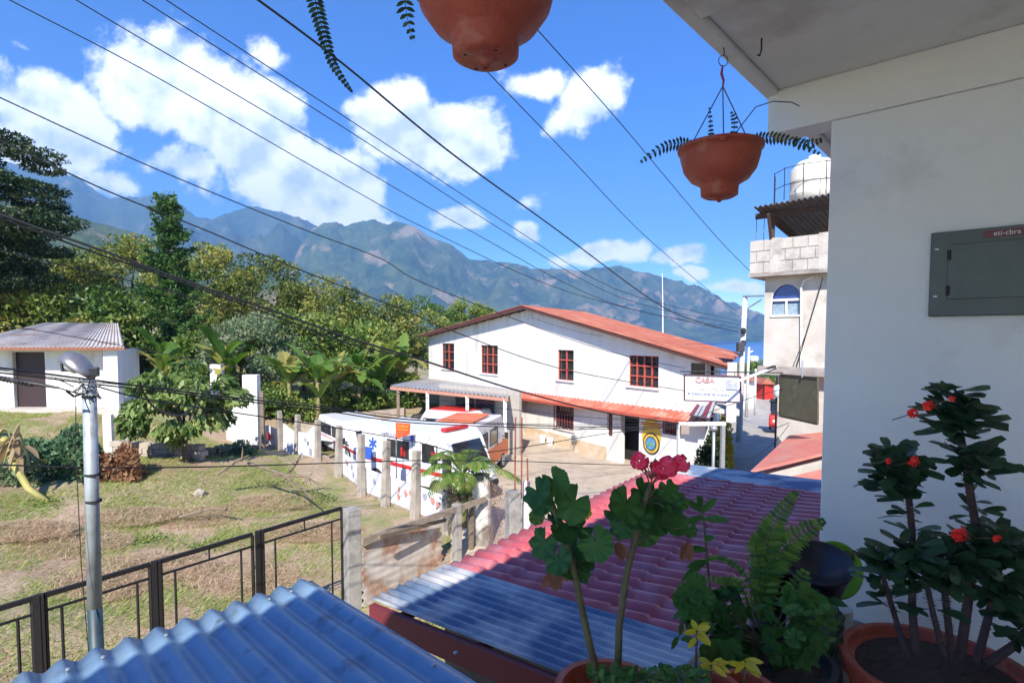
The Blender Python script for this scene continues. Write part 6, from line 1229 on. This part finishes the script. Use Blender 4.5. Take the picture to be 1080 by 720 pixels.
def hanging_pot(c, r, hook, label, fr):
    """c: rim centre"""
    c = Vector(c); t = thing('hanging_pot', label, 'hanging pot', hook, 'terracotta pots hanging from the terrace ceiling'); k = r / .15
    prof = [(0, -.186), (.006, -.192), (.012, -.182), (.03, -.175), (.052, -.176), (.066, -.168), (.068, -.135), (.074, -.128), (.105, -.11), (.13, -.075), (.142, -.03), (.144, -.005), (.152, -.005), (.154, .008), (.146, .010), (.138, .0), (.130, -.04), (.10, -.09), (0, -.10)]
    m = MB(); m.lathe(c, [(a * k, b * k) for a, b in prof], 56); m.build('pot', M_terra, t, smooth=True)
    m = MB(); m.lathe(c, [(0, -.028 * k), (.136 * k, -.03 * k)], 24); m.build('soil', M_soil, t)
    m = MB()
    for q in range(4): a = q * math.pi / 2 + .5; m.lathe(c + Vector((.045 * k * math.cos(a), .045 * k * math.sin(a), -.1755 * k)), [(0, -.0015), (.004, -.001), (.004, .002)], 8)
    m.build('drain_holes', M_black, t)
    join = hook - Vector((0, 0, .12))
    for q in range(3):
        a = 2 * math.pi * q / 3 + .25; e = c + Vector((.150 * k * math.cos(a), .150 * k * math.sin(a), -.004)); m = MB(); m.tube([join, e], .0022, 5); m.build('hanger_wire', mat('purple_wire', (.06, .03, .10), .5), t)
        m = MB(); m.lathe(e, [(.010, -.012), (.013, 0), (.010, .006), (.006, 0), (.010, -.012)], 10); m.build('lug', M_terra, t)
    m = MB(); m.tube([hook - Vector((.002, 0, .045)), hook - Vector((.006, 0, .075)), hook - Vector((-.003, 0, .1)), join], [.003, .005, .004, .003], 6); m.build('red_strap', mat('red_plastic', (.30, .01, .05), .5), t)
    m = MB(); R0 = hook + Vector((0, 0, -.028)); m.tube([R0 + Vector((math.cos(a) * .017, 0, math.sin(a) * .02)) for a in [k_ * math.pi / 10 for k_ in range(21)]], .0016, 5); m.tube([hook + Vector((0, 0, .02)), hook + Vector((.004, 0, 0)), R0 + Vector((0, 0, .02))], .002, 5); m.build('ring', M_iron, t)
    m = MB()
    for k in range(70):
        a = random.uniform(0, 6.28); p = c + Vector((math.cos(a) * r * .7 * random.random(), math.sin(a) * r * .7 * random.random(), -.02)); m.blade(p, (random.uniform(-1, 1), random.uniform(-1, 1), random.uniform(.5, 1.6)), random.uniform(.03, .06), .010, (0, -1, .3), .4, K=4)
    m.build('foliage', ML_fernd, t)
    for path, wid in fr:
        m = MB(); frond(m, path, wid, wd=.010); m.build('frond', ML_fernd, t)
    return t
Dp = 2.16; rc = P(759.5, 158, Dp); hook = P(763, 56, Dp)
hanging_pot(rc, .150, hook, 'terracotta hanging pot with fern sprigs in front of the terrace corner', [
    ([rc + Vector((-.10, 0, .0)), P(722, 151, Dp), P(700, 155, Dp), P(674, 172, Dp)], .028), ([rc + Vector((.08, 0, 0)), P(800, 146, 2.1), P(830, 147, 2.05), P(866, 163, 2.0)], .026), ([P(836, 146, 2.05), P(850, 152, 2.0), P(868, 147, 1.95)], .022),
    ([rc + Vector((-.03, .02, 0)), P(750, 140, Dp), P(748, 112, Dp)], .013), ([rc + Vector((.03, .02, 0)), P(771, 150, Dp), P(775, 130, Dp), P(771, 117, Dp)], .018), ([rc + Vector((.05, -.02, 0)), P(780, 150, Dp), P(784, 145, Dp)], .02)])
Dq = 1.33; rq = P(512, -32, Dq); hq = rq + Vector((0, 0, .42))
hanging_pot(rq, .170, Vector((rq.x, rq.y, max(hq.z, 6.28))), 'large terracotta hanging pot seen from below at the top edge', [
    ([rq + Vector((-.12, 0, 0)), P(405, -60, Dq), P(345, -55, Dq), P(332, -10, Dq), P(340, 30, Dq), P(352, 68, Dq), P(372, 98, Dq)], .022), ([rq + Vector((-.1, -.02, 0)), P(450, -40, Dq), P(428, -20, Dq), P(428, 10, Dq), P(436, 44, Dq)], .030)])

# geraniums
def pot(c, r, h, m_, t, soil=True, lip=.012):
    m = MB(); c = Vector(c); m.lathe(c, [(0, 0), (r * .72, 0), (r * .97, h * .82), (r * .97, h * .83), (r + lip, h * .84), (r + lip, h), (r - .004, h), (r - .012, h * .9), (0, h * .88)], 40); m.build('pot', m_, t, smooth=False, bevel=0)
    if soil: m = MB(); m.lathe(c + Vector((0, 0, h * .885)), [(0, .008), (r * .5, .012), (r * .96, 0)], 24); m.build('soil', M_soil, t, smooth=True)
LZ = 4.0
def geranium():
    D = 1.22; base = P(643, 735, D); c = Vector((base.x, base.y + .0, LZ)); t = thing('geranium', 'tall two-stemmed geranium with scalloped leaves and pink-red flowers in a clay pot', 'potted plant', c); pot(c, .11, base.z - LZ + .02, M_terra, t)
    s1 = [P(634, 725, D), P(622, 680, D), P(607, 610, D), P(597, 570, D), P(580, 525, D)]; s2 = [P(651, 725, D), P(653, 660, D), P(660, 610, D), P(668, 575, D), P(680, 530, D), P(686, 512, D)]
    for s in (s1, s2): m = MB(); m.tube(s, [.0085, .008, .0075, .007, .006, .005][:len(s)], 8); m.build('stem', M_stem, t, smooth=True)
    for s_, lv in ((s1, [(566, 518, 17, .3), (585, 508, 16, .5), (603, 531, 22, .6), (573, 572, 19, .4), (588, 590, 17, .3), (612, 556, 14, .2), (628, 573, 20, .45), (600, 596, 16, .5), (616, 603, 12, .3), (594, 560, 15, .2), (566, 545, 9, .9), (617, 592, 12, .1), (571, 530, 14, .35), (606, 575, 13, .15), (586, 545, 11, .2)]),
                   (s2, [(662, 532, 21, .5), (682, 523, 22, .4), (700, 530, 20, .3), (713, 548, 18, .35), (680, 562, 17, .95), (655, 555, 14, .2), (692, 550, 16, .2), (716, 528, 12, .7), (649, 540, 12, .3), (672, 545, 16, .3), (706, 517, 13, .5), (727, 558, 9, .4)])):
        for (x, y, r, v) in lv:
            dd = D + random.uniform(-.06, .05); p = P(x, y, dd); rr = r * 1.03 * D / F; 
            nr = Vector((random.uniform(-.9, .9), -1 + random.uniform(-.1, .3), random.uniform(.1, 1.3))); m = MB(); m.leaf_round(p, nr, rr, up=Vector((random.uniform(-1, 1), 0, -1)), var=v); lf = m.build('leaf', ML_ger, t, smooth=True)
            j = min(s_, key=lambda q: (q - p).length + (0.03 if q.z > p.z else 0)); m = MB(); mid = (p + j) / 2 + Vector((0, .01, .015)); m.tube([j, mid, p + Vector((0, .008, 0))], .0018, 5); m.build('leaf_stalk', M_stem, lf)
    for x, y in ((582, 604), (589, 596), (650, 572), (726, 572)): m = MB(); [m.blade(P(x, y, D), (random.uniform(-1, 1), 0, -1), .035, .02, (0, -1, 0), .2) for _ in range(4)]; m.build('withered_leaf', ML_brown, t)
    m = MB(); m.leaf_round(P(616, 540, D + .02), (0, -1, .2), .018, var=.3); m.build('yellow_leaf', ML_yel, t)
    for (x, y, r, n) in ((675, 486, 11, 10), (692, 492, 6, 7), (705, 492, 13, 16), (718, 489, 11, 12), (698, 500, 7, 7)):
        m = MB(); c0 = P(x, y, D); m.tube([s2[-1], s2[-1].lerp(c0, .5) + Vector((0, 0, .006)), c0], .0016, 5, var=.1); m.build('flower_stalk', M_stem, t); m = MB()
        for _ in range(n * 3): d = Vector(rng.normal(size=3)).normalized(); m.leaf_round(c0 + d * r * .75 * D / F, d + Vector((0, -.6, 0)), .0085, lobes=3, cup=.3)
        m.build('flower', ML_flower, t)
    for k in range(9): m = MB(); e = P(672 + k * 4.5 + random.uniform(-3, 3), 492 - random.uniform(0, 8), D); m.tube([P(687, 505, D), e], .0013, 4); m.lathe(e, [(0, -.006), (.003, 0), (0, .007)], 6); m.build('bud_stalk', mat('bud_red', (.25, .05, .05), .6), t)
geranium()
def low_row():
    D = 1.17; c = P(680, 735, D); c.z = LZ; t = thing('trailing_plant', 'low leafy trailing plant along the bottom edge in a long planter', 'potted plant', c); z = P(680, 728, D).z
    m = MB(); m.box((c.x + .03, c.y + .02, (LZ + z) / 2 - .02), (.30, .14, z - LZ - .03), .8); m.build('planter', mat('planter_green', (.06, .10, .08), .6), t, bevel=.012); m = MB()
    for k in range(340): p = P(random.uniform(622, 742), random.uniform(704, 730), D + random.uniform(-.05, .08)); m.blade(p, (random.uniform(-1, 1), random.uniform(-.8, .2), random.uniform(.1, 1)), random.uniform(.014, .026), .011, (0, -.5, 1), .2, K=3)
    m.build('foliage', ML_ger, t)
low_row()
def weed_stem():
    D = 1.75; t = thing('tall_weed', 'thin upright weed stem with a few narrow leaves against the pink roof', 'plant', P(752, 660, D)); st = [P(755, 690, D), P(749, 625, D), P(743, 560, D), P(740, 522, D)]; m = MB(); m.tube(st, [.005, .004, .0035, .003], 6); m.build('stem', M_stem, t)
    for (x, y, tx, ty) in ((741, 540, 722, 522), (741, 540, 756, 521), (740, 535, 735, 519), (742, 545, 720, 549), (742, 547, 770, 545), (744, 570, 752, 562), (746, 590, 718, 608), (745, 580, 722, 575), (746, 592, 724, 594)):
        m = MB(); a, b_ = P(x, y, D), P(tx, ty, D - .03); m.blade(a, b_ - a, (b_ - a).length, .022, (0, -1, .6), .15, K=5, var=.5); m.build('leaf', ML_ger, t)
weed_stem()
def mid_pot():
    D = 1.62; rim = P(812, 690, D); c = Vector((rim.x, rim.y, LZ)); h = rim.z - LZ; t = thing('mixed_planter', 'dark pot crowded with crinkled green leaves and fern in the middle of the ledge', 'potted plant', c)
    pot(c, .165, h, mat('black_pot', (.02, .02, .028), .5), t); m = MB()
    for k in range(34):
        a = random.uniform(0, 6.28); rr = random.uniform(0.1, 1) ** .5; cx_ = 800 + 74 * rr * math.cos(a); cy_ = 658 + 42 * rr * math.sin(a); dd = D - .05 + random.uniform(-.16, .16); kind = random.random(); sz = random.uniform(.016, .034); vv = random.random()
        for j in range(random.randint(5, 11)):
            p = P(cx_ + random.uniform(-15, 15), cy_ + random.uniform(-13, 13), dd + random.uniform(-.04, .04))
            if kind < .6: m.leaf_round(p, (random.uniform(-1, 1), -1, random.uniform(-.2, 1.4)), sz * random.uniform(.6, 1.2), up=Vector((random.uniform(-1, 1), 0, 1)), lobes=random.choice((5, 7, 9)), cup=.4, var=min(1, max(0, vv + random.uniform(-.2, .2))))
            else: m.blade(p, (random.uniform(-1, 1), random.uniform(-1, .2), random.uniform(-.3, 1)), sz * 2.0, sz * .8, (0, -1, .6), .3, K=4, var=vv)
    m.build('foliage', ML_ger, t, smooth=True); m = MB()
    for k in range(26): e = P(800 + random.uniform(-60, 60), 650 + random.uniform(-25, 30), D + random.uniform(-.1, .1)); m.tube([rim + Vector((random.uniform(-.06, .06), 0, 0)), (rim + e) / 2 + Vector((0, 0, .02)), e], .0025, 5)
    m.build('stems', M_stem, t)
    for x, y in ((725, 625), (735, 615), (728, 640), (742, 628), (720, 632), (737, 647)): m = MB(); m.leaf_round(P(x, y, D - .12), (random.uniform(-.3, .3), -1, .5), .030, var=.5, lobes=9); m.build('leaf', ML_ger, t, smooth=True)
    for path, w_ in (([P(805, 650, D), P(808, 590, D), P(815, 555, D), P(840, 518, D)], .045), ([P(805, 650, D), P(812, 600, D), P(835, 570, D), P(870, 548, D)], .05), ([P(805, 650, D), P(800, 600, D), P(798, 570, D), P(812, 556, D)], .028), ([P(800, 655, D), P(812, 620, D), P(808, 585, D)], .03), ([P(830, 640, D - .05), P(840, 620, D - .05), P(850, 600, D - .05)], .035), ([P(790, 640, D), P(780, 615, D), P(760, 612, D), P(735, 607, D)], .016), ([P(800, 640, D), P(785, 605, D), P(760, 588, D), P(742, 592, D)], .012)):
        m = MB(); frond(m, path, w_, wd=.013, drop=.05); m.build('frond', ML_fern, t)
mid_pot()
def basket():
    D = 1.95; c = P(862, 592, D); c2 = c; zb = LZ + .0; t = thing('black_planter', 'round black planter bowl tilted on a stack behind the ferns', 'planter', Vector((c.x, c.y, LZ))); r = .11
    ax = Vector((-.15, -.35, 1)).normalized(); X = Vector((1, 0, 0)); X = (X - ax * X.dot(ax)).normalized(); Yv = ax.cross(X); m = MB(); m.lathe(c, [(0, -.19), (r * .6, -.19), (r * .95, -.03), (r, -.02), (r * 1.05, 0), (r * .98, .004), (r * .9, -.03), (0, -.05)], 36, (X, Yv, ax)); m.build('bowl', mat('black_plastic_pot', (.022, .018, .028), .4), t, smooth=True)
    m = MB(); m.lathe(Vector((c.x, c.y, LZ)), [(0, .0), (.09, 0), (.08, c.z - LZ - .17), (0, c.z - LZ - .17)], 24); m.build('stand', mat('black_plastic_pot', (.022, .018, .028), .4), t)
    D2 = 2.0; c = P(811, 600, D2); t2 = thing('small_black_pot', 'smaller black pot left of the tilted planter, half hidden by fern', 'pot', Vector((c.x, c.y, LZ))); m = MB(); h = c.z - LZ; m.lathe(Vector((c.x, c.y, LZ)), [(0, 0), (.05, 0), (.068, h), (.072, h), (.072, h + .012), (.06, h + .012), (.055, h * .5), (0, h * .5)], 28); m.build('pot', MATS['black_plastic_pot'], t2)
    D3 = 2.12; c = P(880, 600, D3); t3 = thing('lime_bowl', 'bright lime-green plastic bowl leaning on the wall behind the black planter', 'bowl', Vector((c.x, c.y, LZ))); ax = Vector((-.35, -.9, .25)).normalized(); X = Vector((0, 0, 1)); X = (X - ax * X.dot(ax)).normalized(); Yv = ax.cross(X); m = MB(); m.lathe(c, [(0, -.03), (.045, -.03), (.085, .02), (.09, .02), (.092, .026), (.082, .024), (.045, -.02), (0, -.02)], 40, (X * 1.15, Yv, ax)); m.build('bowl', mat('lime_plastic', (.20, .50, .03), .4), t3, smooth=True)
    m = MB(); m.lathe(P(893, 588, D3 - .12), [(.012, -.01), (.026, 0), (.012, .012), (.012, -.01)], 20, (X, Yv, ax)); m.tube([P(893, 588, D3 - .12), P(872, 592, D3 - .05)], .012, 8); m.build('handle', mat('handle_dark', (.04, .07, .03), .5), t3)
    m = MB(); m.tube([Vector((P(884, 640, D3).x, P(884, 640, D3).y, LZ)), P(884, 640, D3)], .05, 16); m.build('stand', mat('white_plastic', (.5, .52, .54), .5), t3)
basket()
def succulent_small(px, py, D, label, col, top=18):
    c = P(px, py, D); c.z = LZ; t = thing('yellow_seedling', label, 'potted plant', c, 'yellow-leaved seedlings in clay pots'); rz = P(px, 722, D).z; pot(c, .055, max(.1, rz - LZ), M_terra, t)
    m = MB(); st = P(px, py - top, D); m.tube([P(px + 1, 735, D), P(px - 1, (py + 720) / 2, D), st], .003, 6); m.build('stem', M_stem, t)
    for k in range(9): a = k * .9; m = MB(); m.blade(st + Vector((0, 0, random.uniform(-.02, .004))), (math.cos(a), math.sin(a) * .5 - .3, random.uniform(-.4, .7)), random.uniform(.03, .045), .014, (0, -1, .3), .2, K=4, var=random.random()); m.build('leaf', col, t)
succulent_small(735, 682, 1.3, 'yellow-leaved seedling left of the dark pot', ML_yel); succulent_small(750, 712, 1.25, 'yellow-green seedling at the bottom edge by the dark pot', ML_yel, 12); succulent_small(786, 712, 1.28, 'pale yellow seedling rising from the clay pot at the bottom edge', ML_yel, 16)
def grey_herb():
    D = 1.75; c = P(868, 690, D); c.z = LZ; t = thing('grey_herb', 'grey-green frilly herb spilling to the right of the dark pot', 'plant', c); m = MB()
    for k in range(260): a = random.uniform(0, 6.28); rr = random.random() ** .5; m.leaf_round(P(862 + 30 * rr * math.cos(a), 668 + 38 * rr * math.sin(a), D + random.uniform(-.1, .1)), (random.uniform(-1, 1), -1, random.uniform(-.2, 1)), random.uniform(.008, .016), lobes=5)
    m.build('foliage', leafmat('grey_herb_leaf', [(.05, .09, .06), (.08, .14, .09), (.06, .06, .04)]), t, smooth=True); m = MB()
    for k in range(14): m.tube([c + Vector((random.uniform(-.03, .03), 0, 0)), P(862 + random.uniform(-26, 26), 668 + random.uniform(-30, 30), D)], .0025, 5)
    m.build('stems', M_stemd, t)
grey_herb()

def thorn_plant():
    D = 1.55; rim = P(988, 700, D); c = Vector((rim.x, rim.y, LZ)); t = thing('crown_of_thorns', 'tall dark thorny-stemmed plant with small scarlet flowers in a clay pot by the wall', 'potted plant', c)
    r = .225; h = rim.z - LZ; m = MB(); m.lathe(c, [(0, 0), (r * .72, 0), (r * .98, h * .8), (r * 1.04, h * .82), (r * 1.06, h), (r * .97, h), (r * .94, h * .9), (0, h * .88)], 56); m.build('pot', M_terra, t, smooth=False, bevel=.004); m = MB(); m.lathe(c + Vector((0, 0, h * .87)), [(0, .02), (r * .5, .02), (r * .945, .006)], 30); m.build('soil', M_soil, t, smooth=True)
    stems = [([(957, 692), (944, 650), (932, 610), (925, 582)], .0085, [(926, 588, 22, 15, 16)]),
             ([(966, 690), (962, 640), (962, 560), (958, 520), (948, 470)], .011, [(945, 495, 44, 26, 46), (960, 580, 40, 26, 30), (942, 475, 30, 12, 14)]),
             ([(996, 692), (985, 650), (975, 605), (972, 590)], .0085, [(975, 590, 34, 22, 22)]),
             ([(1004, 694), (996, 620), (992, 580)], .010, [(998, 590, 34, 22, 20)]),
             ([(1012, 696), (1020, 640), (1030, 560), (1020, 500), (1012, 450)], .013, [(1012, 432, 50, 24, 56), (1030, 480, 44, 22, 30), (1028, 572, 46, 26, 36), (1008, 415, 30, 12, 12)]),
             ([(1030, 698), (1045, 640), (1052, 600), (1060, 560)], .011, [(1058, 572, 46, 26, 40), (1050, 610, 40, 20, 24), (1085, 590, 30, 20, 16)]),
             ([(1040, 700), (1070, 680), (1095, 650), (1110, 600)], .013, [(1080, 640, 40, 26, 26)])]
    sh = lambda q: max(.05, math.sin(math.pi * min(1, q * .82 + .02)) ** .8 * (.45 + .65 * q))
    for pts, rad, cl in stems:
        pp = [P(x, y, D + random.uniform(-.04, .04) + i * .01) for i, (x, y) in enumerate(pts)]; m = MB(); n = len(pp); m.tube(pp, [rad * (1 - .35 * i / (n - 1)) for i in range(n)], 8)
        for i in range(n - 1):
            L_ = (pp[i + 1] - pp[i]).length
            for k in range(int(L_ / .004)):
                p = pp[i].lerp(pp[i + 1], random.random()); d = Vector(rng.normal(size=3)); tg = (pp[i + 1] - pp[i]).normalized(); d = (d - tg * d.dot(tg)).normalized(); rr = rad * .8; e = p + d * (rr + .009); s_ = tg.cross(d) * .0012; m.add([p + d * rr * .8 - s_, p + d * rr * .8 + s_, p + d * rr * .8 + tg * .002, e], [(0, 1, 3), (1, 2, 3), (2, 0, 3)])
        st = m.build('stem', M_stemd, t, smooth=False)
        for k in range(int(26 * n / 3)):
            f = random.uniform(.35, .98) * (n - 1); i = min(int(f), n - 2); p = pp[i].lerp(pp[i + 1], f - i); a = random.uniform(0, 6.28); m = MB(); d = Vector((math.cos(a), math.sin(a), random.uniform(-.2, .7))).normalized()
            m.blade(p + d * .01, d, random.uniform(.045, .08), random.uniform(.02, .028), Vector((-d.x * .4, -.5, 1)), random.uniform(0, .3), K=5, shape=sh, fold=.12); m.build('leaf', ML_euph, t, smooth=True)
        for (x, y, w_, h_, nl) in cl:
            cc = P(x, y + h_ * .35, D)
            for k in range(int(nl * 1.7)):
                a = random.uniform(0, 2 * math.pi); el = random.uniform(-.35, 1.0); d = Vector((math.cos(a), math.sin(a) * .8, el * .8)).normalized(); m = MB()
                m.blade(cc + Vector((random.uniform(-.3, .3) * w_ * D / F, random.uniform(-.03, .03), random.uniform(-.6, .6) * h_ * D / F)), d, random.uniform(.06, .09) * (1 if w_ > 30 else .8), random.uniform(.028, .038), Vector((-d.x * .4, -.5, 1)), random.uniform(-.05, .25), K=6, shape=sh, fold=.12)
                m.build('leaf', ML_euph, t, smooth=True)
    for x, y, r_ in ((964, 436, 6), (981, 428, 7), (1005, 421, 4), (965, 487, 6), (1013, 564, 9), (938, 486, 3.5), (1052, 568, 5)):
        m = MB(); cc = P(x, y, D - .09)
        for k in range(7): a = k * math.pi / 3.5; m.leaf_round(cc + Vector((math.cos(a), -.15 + random.uniform(-.3, .3), math.sin(a) * .8)) * r_ * random.uniform(.4, .8) * D / F, (math.cos(a) * 1.2, -1, math.sin(a) * 1.2 + random.uniform(-.5, .9)), r_ * random.uniform(.4, .62) * D / F, lobes=2, cup=.45)
        m.build('flower', ML_redf, t, smooth=True)
        m = MB(); m.tube([cc + Vector((0, .005, 0)), cc + Vector((.005, .09, -.03))], .0015, 5); m.build('flower_stalk', M_stem, t)
thorn_plant()

scene.render.engine = 'CYCLES'; scene.cycles.volume_bounces = 1; scene.cycles.max_bounces = 8
scene.render.resolution_x = 1024; scene.render.resolution_y = 682
